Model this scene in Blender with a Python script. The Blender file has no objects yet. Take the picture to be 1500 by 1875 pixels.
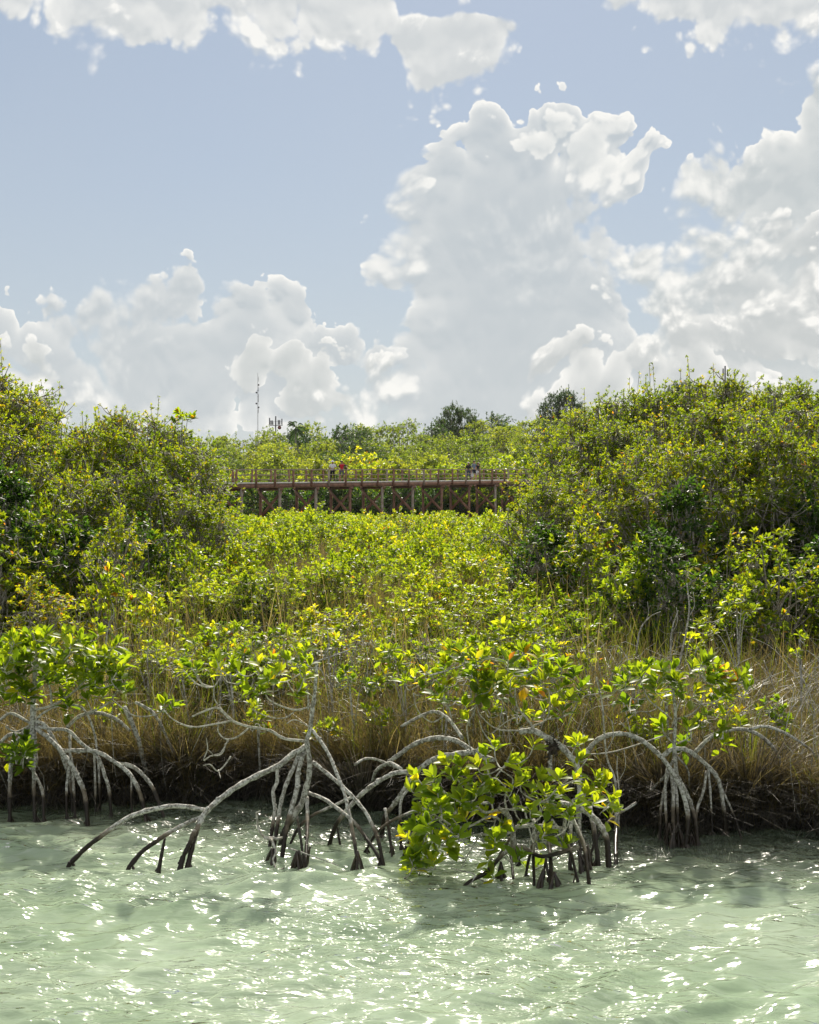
import bpy, math, random
import numpy as np
from math import radians, sin, cos, pi, atan, degrees
from mathutils import Vector, Matrix
S = bpy.context.scene
COL = S.collection
F = 2600.0; CAMZ = 2.3; PCX = 750.0; PCY = 937.5
SUN_EL = 40.0; SUN_AZ = 4.0

def at(px, py, Y):
    """photo pixel + distance -> world point"""
    return np.array([(px-PCX)*Y/F, Y, CAMZ+(PCY-py)*Y/F])
def waterY(py): return CAMZ*F/(py-PCY)

# ------------------------------------------------------------ node helper
class NT:
    def __init__(s, tree): s.t = tree; s.n = tree.nodes; s.l = tree.links
    def new(s, typ, **kw):
        n = s.n.new(typ)
        for k, v in kw.items(): setattr(n, k, v)
        return n
    def link(s, a, b): s.l.new(a.s if isinstance(a, E) else a, b)
    def math(s, op, a, b=None, c=None, clamp=False):
        n = s.n.new('ShaderNodeMath'); n.operation = op; n.use_clamp = clamp
        for i, v in enumerate((a, b, c)):
            if v is None: continue
            if isinstance(v, E): s.l.new(v.s, n.inputs[i])
            else: n.inputs[i].default_value = v
        return E(s, n.outputs[0])
    def smooth(s, x, a, b, lo=0.0, hi=1.0):
        n = s.n.new('ShaderNodeMapRange'); n.interpolation_type = 'SMOOTHSTEP'
        s.l.new(x.s, n.inputs[0]); 
        for i, v in zip((1, 2, 3, 4), (a, b, lo, hi)): n.inputs[i].default_value = v
        return E(s, n.outputs[0])
    def noise(s, vec, scale, detail=4, rough=0.55, dist=0.0, col=False, typ='FBM', lac=2.0, dim='3D'):
        n = s.n.new('ShaderNodeTexNoise'); n.noise_type = typ; n.noise_dimensions = dim
        n.inputs['Scale'].default_value = scale; n.inputs['Detail'].default_value = detail
        n.inputs['Roughness'].default_value = rough; n.inputs['Distortion'].default_value = dist
        n.inputs['Lacunarity'].default_value = lac
        s.l.new(vec, n.inputs['Vector'])
        return n.outputs['Color'] if col else E(s, n.outputs[0])
    def voro(s, vec, scale, detail=0, rough=0.5, feature='F1', smooth=0.5, dim='3D'):
        n = s.n.new('ShaderNodeTexVoronoi'); n.feature = feature; n.voronoi_dimensions = dim
        n.inputs['Scale'].default_value = scale
        n.inputs['Detail'].default_value = detail; n.inputs['Roughness'].default_value = rough
        if feature == 'SMOOTH_F1': n.inputs['Smoothness'].default_value = smooth
        s.l.new(vec, n.inputs['Vector'])
        return E(s, n.outputs['Distance'])
    def vmath(s, op, a, b=None, scale=None):
        n = s.n.new('ShaderNodeVectorMath'); n.operation = op
        for i, v in enumerate((a, b)):
            if v is None: continue
            if isinstance(v, (tuple, list)): n.inputs[i].default_value = v
            else: s.l.new(v, n.inputs[i])
        if scale is not None: n.inputs['Scale'].default_value = scale
        return n.outputs[0]
    def mix(s, f, a, b):
        n = s.n.new('ShaderNodeMix'); n.data_type = 'RGBA'
        if isinstance(f, E): s.l.new(f.s, n.inputs[0])
        else: n.inputs[0].default_value = f
        for i, v in ((6, a), (7, b)):
            if isinstance(v, (tuple, list)): n.inputs[i].default_value = (*v[:3], 1)
            else: s.l.new(v, n.inputs[i])
        return n.outputs[2]
    def ramp(s, f, stops, interp='LINEAR'):
        n = s.n.new('ShaderNodeValToRGB'); n.color_ramp.interpolation = interp
        cr = n.color_ramp
        while len(cr.elements) < len(stops): cr.elements.new(0.5)
        for e, (p, c) in zip(cr.elements, stops): e.position = p; e.color = (*c[:3], 1)
        s.l.new(f.s if isinstance(f, E) else f, n.inputs[0])
        return n.outputs[0]
class E:
    def __init__(s, nt, sock): s.nt = nt; s.s = sock
    def __add__(s, o): return s.nt.math('ADD', s, o)
    __radd__ = __add__
    def __mul__(s, o): return s.nt.math('MULTIPLY', s, o)
    __rmul__ = __mul__
    def __sub__(s, o): return s.nt.math('SUBTRACT', s, o)
    def __rsub__(s, o): return s.nt.math('SUBTRACT', s.nt.math('ADD', s, 0.0) * 0 + o, s) if False else s.nt.math('MULTIPLY_ADD', s, -1.0, o)
    def __truediv__(s, o): return s.nt.math('DIVIDE', s, o)
    def exp(s): return s.nt.math('EXPONENT', s)
    def clamp(s): 
        return s.nt.math('ADD', s, 0.0, clamp=True)
    def max(s, o): return s.nt.math('MAXIMUM', s, o)
    def min(s, o): return s.nt.math('MINIMUM', s, o)
# ------------------------------------------------------------ sky
def build_world():
    w = bpy.data.worlds.new('World'); S.world = w; w.use_nodes = True
    t = NT(w.node_tree); t.n.clear()
    out = t.new('ShaderNodeOutputWorld'); bg = t.new('ShaderNodeBackground')
    BG = 0.12
    bg.inputs['Strength'].default_value = 0.082
    t.link(bg.outputs[0], out.inputs[0])
    sky = t.new('ShaderNodeTexSky', sky_type='NISHITA', sun_disc=False)
    sky.sun_elevation = radians(SUN_EL); sky.sun_rotation = radians(SUN_AZ)
    sky.air_density = 1.0; sky.dust_density = 0.5; sky.ozone_density = 2.0
    tc = t.new('ShaderNodeTexCoord'); D = tc.outputs['Generated']
    sep = t.new('ShaderNodeSeparateXYZ'); t.link(D, sep.inputs[0])
    x, y, z = (E(t, sep.outputs[i]) for i in range(3))
    R2D = 180/pi
    az0 = t.math('ARCTAN2', x, y)*R2D
    el0 = t.math('ARCSINE', z)*R2D
    # billows (shared), in azimuth / elevation
    cb = t.new('ShaderNodeCombineXYZ'); t.link(az0*(1/57.3), cb.inputs[0]); t.link(el0*(1/57.3), cb.inputs[1]); D2 = cb.outputs[0]
    nv = t.noise(D2, 10.0, 1.6, 0.55, 0.0, col=True, dim='2D')
    sv = t.new('ShaderNodeSeparateXYZ'); t.link(nv, sv.inputs[0])
    wx = E(t, sv.outputs[0])-0.5; wz = E(t, sv.outputs[1])-0.5; wf = E(t, sv.outputs[2])
    Dw = t.vmath('ADD', D2, t.vmath('SCALE', t.vmath('SUBTRACT', nv, (0.5, 0.5, 0.5)), scale=0.035))
    b1 = t.voro(Dw, 30.0, 2.7, 0.56, 'SMOOTH_F1', 0.25, dim='2D')          # cauliflower lumps
    b2 = t.voro(t.vmath('ADD', Dw, (0.001, 0.006, 0.0)), 30.0, 1.6, 0.56, 'SMOOTH_F1', 0.25, dim='2D')
    fine = t.noise(Dw, 70.0, 4, 0.62, dim='2D')
    big = t.noise(D2, 5.5, 2, 0.5, dim='2D')
    bul = (0.42-b1)*2.3
    relief = ((b2-b1)*3.0 + (fine-0.5)*1.2)
    az = az0 + wx*3.4
    def pe(px, py):
        a = atan((px-PCX)/F); return degrees(a), degrees(atan((PCY-py)/F*cos(a)))
    def curve(pts):
        n = t.new('ShaderNodeFloatCurve'); cm = n.mapping; c = cm.curves[0]
        P = sorted(((pe(*p)[0]+24)/48, (pe(*p)[1]+10)/40) for p in pts)
        P = [(0.0, P[0][1])]+P+[(1.0, P[-1][1])]
        while len(c.points) < len(P): c.points.new(0.5, 0.5)
        for q, p in zip(c.points, P): q.location = p; q.handle_type = 'VECTOR'
        cm.update()
        t.link((az+24.0)*(1/48.0), n.inputs['Value'])
        return E(t, n.outputs[0])*40.0-10.0
    # base: sky with pale haze towards the horizon
    hz = (el0*(-1/11.0)).exp().min(1.0)
    k = 1.0/BG
    lift = (0.295*k, 0.355*k, 0.45*k)
    c = t.mix(0.62, sky.outputs[0], lift)
    c = t.mix((hz*0.85+big*0.12).clamp(), c, (0.60*k, 0.64*k, 0.655*k))
    def edge_field(top, a, b):
        base = top-el0+0.35+wz*b*0.9
        return base + (bul*0.62*a+(fine-0.5)*0.55)*t.smooth(base, -1.0, 0.2)
    # layer(c, s, ...) composites a lit cloud where s > 0
    def layer(c, s, rimw, edge, body, white, rimk=1.0, bodyk=0.35, opac=1.0):
        soft = t.smooth(wf+fine*.35, 0.62, 0.86)*0.95+edge*.55
        a = t.smooth(s/soft, 0.0, 1.0)*opac
        rim = ((s*(-1.0/rimw)).exp()*0.62+(s*(-1.0/1.2)).exp()*0.22)*rimk
        patch = t.smooth(wf+fine*0.30-b1*0.25+s*(-0.02), 0.50-bodyk*0.05, 0.68-bodyk*0.05)
        lit = (rim*(1.5+relief*1.1) + patch*(0.07+bodyk*1.0)*(0.95+relief*1.0) + relief*(0.015+bodyk*0.08) + 0.03).clamp()
        bd = t.mix(hz*0.8, [v*k for v in body], (0.62*k, 0.655*k, 0.655*k))
        return t.mix(a, c, t.mix(lit, bd, [v*k for v in white]))
    W = (0.97, 0.96, 0.92); G = (0.52, 0.575, 0.625); G2 = (0.56, 0.59, 0.59)
    cp = t.new('ShaderNodeCombineXYZ'); t.link(az0+wx*2.6+(fine-0.5)*0.5, cp.inputs[0]); t.link(el0+wz*2.4, cp.inputs[1]); Pd = cp.outputs[0]
    def blobs(pts, k_=0.7, a=1.0):
        """union of round lumps given as picture x, y, radius; billowed edge"""
        o = None
        for px, py, r in pts:
            A_, L_ = pe(px, py); n = t.new('ShaderNodeVectorMath'); n.operation = 'DISTANCE'; t.link(Pd, n.inputs[0]); n.inputs[1].default_value = (A_, L_, 0)
            d = t.math('SUBTRACT', r*0.02204, E(t, n.outputs['Value']))
            o = d if o is None else t.math('SMOOTH_MAX', o, d, k_)
        return o+0.76+(bul*0.80+0.12)*a+(fine-0.5)*0.30
    # tall central tower
    c = layer(c, blobs([(900, 300, 90), (985, 270, 80), (1075, 280, 70), (820, 345, 75), (765, 425, 62), (765, 525, 62), (1150, 325, 45), (1120, 430, 60), (850, 470, 150), (940, 450, 190), (920, 640, 190), (1060, 570, 110), (800, 650, 70), (1100, 690, 90), (830, 730, 120), (1000, 740, 150), (1030, 215, 32), (905, 230, 34)]), 0.3, 0.22, G, W, 1.0, 0.05)
    # right-hand towers
    c = layer(c, blobs([(1480, 260, 75), (1350, 345, 75), (1285, 335, 45), (1440, 360, 100), (1210, 475, 50), (1290, 440, 80), (1200, 565, 60), (1300, 560, 120), (1450, 520, 130), (1560, 300, 150), (1420, 660, 150), (1250, 660, 90), (1620, 480, 160), (1480, 215, 42)]), 0.35, 0.22, (0.55, 0.595, 0.615), W, 1.0, 0.35)
    c = layer(c, blobs([(1450, 455, 60), (1525, 435, 60), (1325, 535, 52), (1400, 560, 80), (1280, 605, 60), (1500, 580, 110), (1350, 660, 100), (1600, 520, 120)]), 0.35, 0.25, (0.55, 0.58, 0.59), W, 0.85, 0.4)
    # left bank, two depths
    c = layer(c, blobs([(40, 645, 50), (120, 615, 58), (190, 595, 50), (300, 565, 72), (350, 555, 60), (265, 545, 38), (250, 660, 110), (450, 595, 60), (510, 590, 52), (400, 660, 100), (560, 640, 60), (630, 640, 60), (680, 655, 45), (100, 700, 100), (520, 720, 90), (350, 740, 100), (700, 720, 50), (-50, 640, 80)]), 0.3, 0.2, G, W, 0.95, 0.1)
    c = layer(c, blobs([(40, 695, 48), (540, 665, 42), (600, 700, 48), (660, 675, 42), (690, 710, 46), (480, 695, 42), (560, 745, 60), (650, 750, 60), (722, 705, 25), (90, 745, 55)], .4, 1.2), 0.4, 0.3, G2, W, 0.8, 0.7)
    # sunlit scud in front of the tower head
    c = layer(c, blobs([(1000, 262, 42), (1060, 285, 48), (1120, 305, 30), (945, 262, 26), (1085, 245, 34), (1150, 300, 22), (1155, 395, 24), (1140, 450, 16), (735, 395, 22), (722, 470, 16), (745, 500, 18), (860, 312, 10), (1016, 368, 7), (780, 345, 14)], .3, 1.1), 0.9, 0.7, (0.72, 0.745, 0.745), W, 0.9, 0.9, 0.85)
    # low right bank
    c = layer(c, blobs([(1000, 672, 34), (1050, 685, 38), (1120, 675, 45), (1180, 655, 50), (1250, 650, 60), (1330, 625, 70), (1430, 620, 90), (1520, 600, 110), (1600, 640, 120), (1100, 725, 60), (1000, 745, 50), (1250, 730, 90)], .5, 1.1), 0.5, 0.35, (0.57, 0.59, 0.59), W, 0.9, 0.7)
    # high clouds: cover above a lower edge
    bot = curve([(-600, -60), (-60, 60), (0, 62), (45, 42), (85, 0), (105, -20), (125, 40), (165, 95), (250, 95), (340, 80), (450, 90), (560, 100), (650, 78), (720, 62), (740, 130), (790, 160), (870, 155), (905, 120), (935, 60), (975, 0), (1010, -60), (1060, -50), (1120, 10), (1200, 42), (1290, 62), (1400, 60), (1500, 50), (1700, 40)])
    s = el0-bot + 1.3 + bul*0.9 + wz*1.8 - (t.smooth(az0, -1.2, 0.6)-t.smooth(az0, 4.5, 5.5))*t.smooth(el0, 18.7, 19.6)*4.0
    c = layer(c, s, 1.6, 1.1, (0.66, 0.685, 0.695), W, 0.6, 0.9, 0.95)
    # everything higher and behind: broken cloud
    m = t.smooth(big+wf*0.25, 0.50, 0.74)*t.smooth(el0, 21.0, 27.0)
    c = t.mix(m*0.85, c, (0.80*k, 0.81*k, 0.80*k))
    t.link(c, bg.inputs['Color'])
    w.cycles.sampling_method = 'MANUAL'; w.cycles.sample_map_resolution = 512
    sd = bpy.data.lights.new('sun', 'SUN'); sd.energy = 5.0; sd.angle = radians(0.53); sd.color = (1.0, 0.93, 0.80)
    so = bpy.data.objects.new('sun', sd); COL.objects.link(so)
    e, a = radians(SUN_EL), radians(SUN_AZ)
    so.rotation_euler = Vector((sin(a)*cos(e), cos(a)*cos(e), sin(e))).to_track_quat('Z', 'Y').to_euler()
    so.location = (0, 0, 50)

def build_camera():
    cd = bpy.data.cameras.new('camera'); cd.sensor_fit = 'HORIZONTAL'; cd.sensor_width = 36
    cd.lens = 36*F/1500; cd.clip_start = 0.1; cd.clip_end = 5000
    co = bpy.data.objects.new('camera', cd); COL.objects.link(co)
    co.location = (0, 0, CAMZ); co.rotation_euler = (radians(90), 0, 0); S.camera = co
    S.view_settings.view_transform = 'Standard'; S.view_settings.look = 'None'
    S.view_settings.exposure = EXPOSURE; S.view_settings.gamma = 1.0
    cy = S.cycles
    cy.max_bounces = 8; cy.diffuse_bounces = 4; cy.glossy_bounces = 3; cy.transmission_bounces = 5
    cy.transparent_max_bounces = 8; cy.volume_bounces = 0
    cy.use_denoising = True
EXPOSURE = 0.55
# ------------------------------------------------------------ mesh helpers
class MB:
    def __init__(s): s.V = []; s.Q = []; s.T = []; s.A = []; s.n = 0
    def add(s, V, Q=None, T=None, tint=0.5):
        V = np.asarray(V, dtype=np.float64).reshape(-1, 3)
        s.V.append(V)
        if Q is not None and len(Q): s.Q.append(np.asarray(Q, dtype=np.int64)+s.n)
        if T is not None and len(T): s.T.append(np.asarray(T, dtype=np.int64)+s.n)
        s.A.append(np.broadcast_to(np.asarray(tint, dtype=np.float64), (len(V),)))
        s.n += len(V)
    def box(s, c, d, rot=0.0, tint=0.5):
        v = np.array([(i, j, k) for i in (-.5, .5) for j in (-.5, .5) for k in (-.5, .5)])*np.array(d)
        ca, sa = cos(rot), sin(rot)
        v = np.stack([v[:, 0]*ca-v[:, 1]*sa, v[:, 0]*sa+v[:, 1]*ca, v[:, 2]], 1)+np.array(c)
        s.add(v, [(0, 1, 3, 2), (4, 6, 7, 5), (0, 4, 5, 1), (2, 3, 7, 6), (0, 2, 6, 4), (1, 5, 7, 3)], None, tint)
    def beam(s, a, b, w, h, tint=0.5):
        a = np.array(a, float); b = np.array(b, float); d = b-a; L = np.linalg.norm(d); d /= L
        up = np.array((0, 0, 1.0)) if abs(d[2]) < .9 else np.array((0, 1.0, 0))
        x = np.cross(d, up); x /= np.linalg.norm(x); y = np.cross(x, d)
        v = [a+d*L*k+x*w*i+y*h*j for k in (0, 1) for i in (-.5, .5) for j in (-.5, .5)]
        s.add(v, [(0, 1, 3, 2), (4, 6, 7, 5), (0, 4, 5, 1), (2, 3, 7, 6), (0, 2, 6, 4), (1, 5, 7, 3)], None, tint)
    def mesh(s, name, smooth=False):
        V = np.concatenate(s.V); A = np.concatenate(s.A)
        Q = np.concatenate(s.Q) if s.Q else np.zeros((0, 4), int)
        T = np.concatenate(s.T) if s.T else np.zeros((0, 3), int)
        me = bpy.data.meshes.new(name)
        me.vertices.add(len(V)); me.vertices.foreach_set('co', V.astype(np.float32).ravel())
        nl = Q.size+T.size
        me.loops.add(nl); me.loops.foreach_set('vertex_index', np.concatenate([Q.ravel(), T.ravel()]).astype(np.int32))
        me.polygons.add(len(Q)+len(T))
        st = np.concatenate([np.arange(len(Q))*4, Q.size+np.arange(len(T))*3]).astype(np.int32)
        me.polygons.foreach_set('loop_start', st)
        if smooth: me.polygons.foreach_set('use_smooth', np.ones(len(st), dtype=bool))
        a = me.attributes.new('tint', 'FLOAT', 'POINT'); a.data.foreach_set('value', A.astype(np.float32))
        me.update(calc_edges=True)
        return me
    def build(s, name, mat, parent=None, smooth=False):
        me = s.mesh(name, smooth); me.materials.append(mat)
        o = bpy.data.objects.new(name, me); COL.objects.link(o)
        if parent is not None: o.parent = parent
        return o

def tag(o, label=None, cat=None, group=None, kind=None):
    if label: o['label'] = label
    if cat: o['category'] = cat
    if group: o['group'] = group
    if kind: o['kind'] = kind
    return o
def thing(name, loc, label, cat, group=None, rz=0.0, sc=1.0):
    o = bpy.data.objects.new(name, None); COL.objects.link(o)
    o.location = loc; o.rotation_euler = (0, 0, rz); o.scale = (sc, sc, sc) if not isinstance(sc, tuple) else sc
    o.empty_display_size = 0.1
    return tag(o, label, cat, group)
def copy_thing(src, loc, rz, sc, label, group):
    o = src.copy(); COL.objects.link(o); o.location = loc; o.rotation_euler = (0, 0, rz)
    o.scale = (sc, sc, sc) if not isinstance(sc, tuple) else sc
    tag(o, label, src['category'], group)
    for ch in src.children:
        c = ch.copy(); COL.objects.link(c); c.parent = o
        for g in ch.children:
            d = g.copy(); COL.objects.link(d); d.parent = c
    return o
def norm(v): return v/np.maximum(np.linalg.norm(v, axis=-1, keepdims=True), 1e-9)

LEAF = {
 'hi': (np.array([(0, 0, 0), (.22, -.62, .10), (.25, 0, 0), (.22, .62, .10), (.55, -1, .2), (.58, 0, .02), (.55, 1, .2), (.82, -.6, .10), (.84, 0, 0), (.82, .6, .10), (1, 0, -.02)]),
        [(1, 4, 5, 2), (2, 5, 6, 3), (4, 7, 8, 5), (5, 8, 9, 6)], [(0, 1, 2), (0, 2, 3), (7, 10, 8), (8, 10, 9)]),
 'mid': (np.array([(0, 0, 0), (.35, -.9, .2), (.4, 0, 0), (.35, .9, .2), (.72, -.75, .2), (.72, .75, .2), (1, 0, 0)]),
        [(1, 4, 6, 2), (2, 6, 5, 3)], [(0, 1, 2), (0, 2, 3)]),
 'lo': (np.array([(0, 0, 0), (.5, -1, .25), (1, 0, 0), (.5, 1, .25)]), [], [(0, 1, 2), (0, 2, 3)]),
}
def leaves(mb, P, D, U, L, W, tint, kind='mid', droop=0.12):
    n = len(P)
    if n == 0: return
    tv, tq, tt = LEAF[kind]; m = len(tv)
    D = norm(D); X = norm(np.cross(D, U)); N = np.cross(X, D)
    L = np.broadcast_to(L, (n,)); W = np.broadcast_to(W, (n,))
    t = tv[:, 0][None, :, None]; sx = tv[:, 1][None, :, None]; h = tv[:, 2][None, :, None]
    Ln = L[:, None, None]; Wn = W[:, None, None]
    V = P[:, None, :]+D[:, None, :]*t*Ln+X[:, None, :]*sx*Wn+N[:, None, :]*(h*Wn*1.6-droop*Ln*t*t)
    off = (np.arange(n)*m)[:, None, None]
    Q = (np.array(tq)[None]+off).reshape(-1, 4) if len(tq) else None
    T = (np.array(tt)[None]+off).reshape(-1, 3) if len(tt) else None
    mb.add(V.reshape(-1, 3), Q, T, np.repeat(np.broadcast_to(tint, (n,)), m))

def smooth_path(P, step=4):
    P = np.asarray(P, float)
    if len(P) < 3: 
        return np.stack([P[0]+(P[-1]-P[0])*t for t in np.linspace(0, 1, step+1)])
    E_ = np.vstack([2*P[0]-P[1], P, 2*P[-1]-P[-2]]); out = []
    for i in range(1, len(E_)-2):
        a, b, c, d = E_[i-1:i+3]
        for t in np.linspace(0, 1, step, endpoint=False):
            out.append(0.5*((2*b)+(-a+c)*t+(2*a-5*b+4*c-d)*t*t+(-a+3*b-3*c+d)*t**3))
    out.append(P[-1]); return np.array(out)
def tube(mb, P, R, k=6, tint=0.5, wob=0.0, rng=None):
    P = np.asarray(P, float); n = len(P); R = np.broadcast_to(R, (n,)).copy()
    T = norm(np.gradient(P, axis=0))
    ref = np.array((0.0, 0, 1)) if abs(T[0][2]) < .9 else np.array((1.0, 0, 0))
    x = norm(np.cross(T[0], ref)); rings = []
    for i in range(n):
        x = x-T[i]*np.dot(x, T[i]); x = x/max(np.linalg.norm(x), 1e-9); y = np.cross(T[i], x)
        a = np.arange(k)/k*2*pi
        r = R[i]*(1+(rng.normal(0, wob, k) if wob else 0))
        rings.append(P[i]+np.outer(np.cos(a)*r, x)+np.outer(np.sin(a)*r, y))
    V = np.concatenate(rings); Q = []
    j = np.arange(k); j2 = (j+1) % k
    for i in range(n-1): Q.append(np.stack([i*k+j, i*k+j2, (i+1)*k+j2, (i+1)*k+j], 1))
    c = [tuple([0]) for _ in ()]
    V = np.vstack([V, P[-1]+T[-1]*R[-1]*.5, P[0]-T[0]*R[0]*.3]); N0 = n*k
    Tt = np.vstack([np.stack([(n-1)*k+j, (n-1)*k+j2, np.full(k, N0)], 1), np.stack([j2, j, np.full(k, N0+1)], 1)])
    mb.add(V, np.concatenate(Q), Tt, tint)

def vnoise(x, y, seed=0):
    """cheap smooth noise -1..1 from sines"""
    r = np.random.RandomState(seed); o = 0*x
    for i in range(7):
        a = r.uniform(0, 2*pi); f = r.uniform(.6, 1.9); p = r.uniform(0, 6.3)
        o = o+np.sin((x*cos(a)+y*sin(a))*f+p+1.3*np.sin((x*sin(a)-y*cos(a))*f*.6+p*2))
    return o/7*1.6
# ------------------------------------------------------------ materials
def new_mat(name):
    m = bpy.data.materials.new(name); m.use_nodes = True; t = NT(m.node_tree); t.n.clear()
    out = t.new('ShaderNodeOutputMaterial'); return m, t, out
def attr(t):
    a = t.new('ShaderNodeAttribute'); a.attribute_name = 'tint'; return E(t, a.outputs['Fac'])
def pos(t): return t.new('ShaderNodeNewGeometry').outputs['Position']
def leaf_mat(name, stops, trans=0.5, tmul=(2.6, 2.5, 1.0), rough=0.32, spec=0.5, objvar=0.20):
    m, t, out = new_mat(name)
    oi = t.new('ShaderNodeObjectInfo')
    f = (attr(t)+(E(t, oi.outputs['Random'])-0.5)*objvar).clamp()
    c = t.ramp(f, stops)
    p = t.new('ShaderNodeBsdfPrincipled'); t.link(c, p.inputs['Base Color'])
    p.inputs['Roughness'].default_value = rough; p.inputs['Specular IOR Level'].default_value = spec
    tr = t.new('ShaderNodeBsdfTranslucent')
    t.link(t.vmath('MULTIPLY', c, tmul), tr.inputs[0])
    mx = t.new('ShaderNodeMixShader'); mx.inputs[0].default_value = trans
    t.link(p.outputs[0], mx.inputs[1]); t.link(tr.outputs[0], mx.inputs[2]); t.link(mx.outputs[0], out.inputs[0])
    return m
def simple_mat(name, col, rough=0.7, col2=None, scale=8.0, spec=0.3, bump=0.0, metal=0.0):
    m, t, out = new_mat(name)
    p = t.new('ShaderNodeBsdfPrincipled'); p.inputs['Roughness'].default_value = rough
    p.inputs['Specular IOR Level'].default_value = spec; p.inputs['Metallic'].default_value = metal
    n = t.noise(pos(t), scale, 5, 0.6)
    c2 = col2 or tuple(v*0.7 for v in col)
    t.link(t.mix(t.smooth(n, .35, .65), col, c2), p.inputs['Base Color'])
    if bump:
        b = t.new('ShaderNodeBump'); b.inputs['Strength'].default_value = bump; b.inputs['Distance'].default_value = 0.01
        t.link(n, b.inputs['Height']); t.link(b.outputs[0], p.inputs['Normal'])
    t.link(p.outputs[0], out.inputs[0]); return m
def bark_mat(name, light, dark, waterline=True, zline=0.16):
    m, t, out = new_mat(name); P = pos(t)
    p = t.new('ShaderNodeBsdfPrincipled'); p.inputs['Roughness'].default_value = 0.75; p.inputs['Specular IOR Level'].default_value = 0.25
    n = t.noise(P, 34.0, 5, 0.65); n2 = t.noise(P, 9.0, 3)
    c = t.mix(t.smooth(n, .42, .62), light, dark)
    c = t.mix(t.smooth(t.noise(P, 70.0, 3), .52, .64)*0.8, c, tuple(v*.35 for v in dark))
    if waterline:   # tide stain: black wet algae near the water surface
        sp = t.new('ShaderNodeSeparateXYZ'); t.link(P, sp.inputs[0]); z = E(t, sp.outputs[2])
        f = t.smooth(z+(n2-.5)*0.26, zline-0.03, zline+0.045)
        c = t.mix(t.smooth(z+(n2-.5)*0.3, zline+.02, zline+.10), (.15, .12, .085), c)
        c = t.mix(f, (0.020, 0.014, 0.009), c)
        t.link(f*0.4+0.35, p.inputs['Roughness'])
    b = t.new('ShaderNodeBump'); b.inputs['Strength'].default_value = 0.6; b.inputs['Distance'].default_value = 0.004
    t.link(n, b.inputs['Height']); t.link(b.outputs[0], p.inputs['Normal'])
    t.link(c, p.inputs['Base Color']); t.link(p.outputs[0], out.inputs[0]); return m

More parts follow.
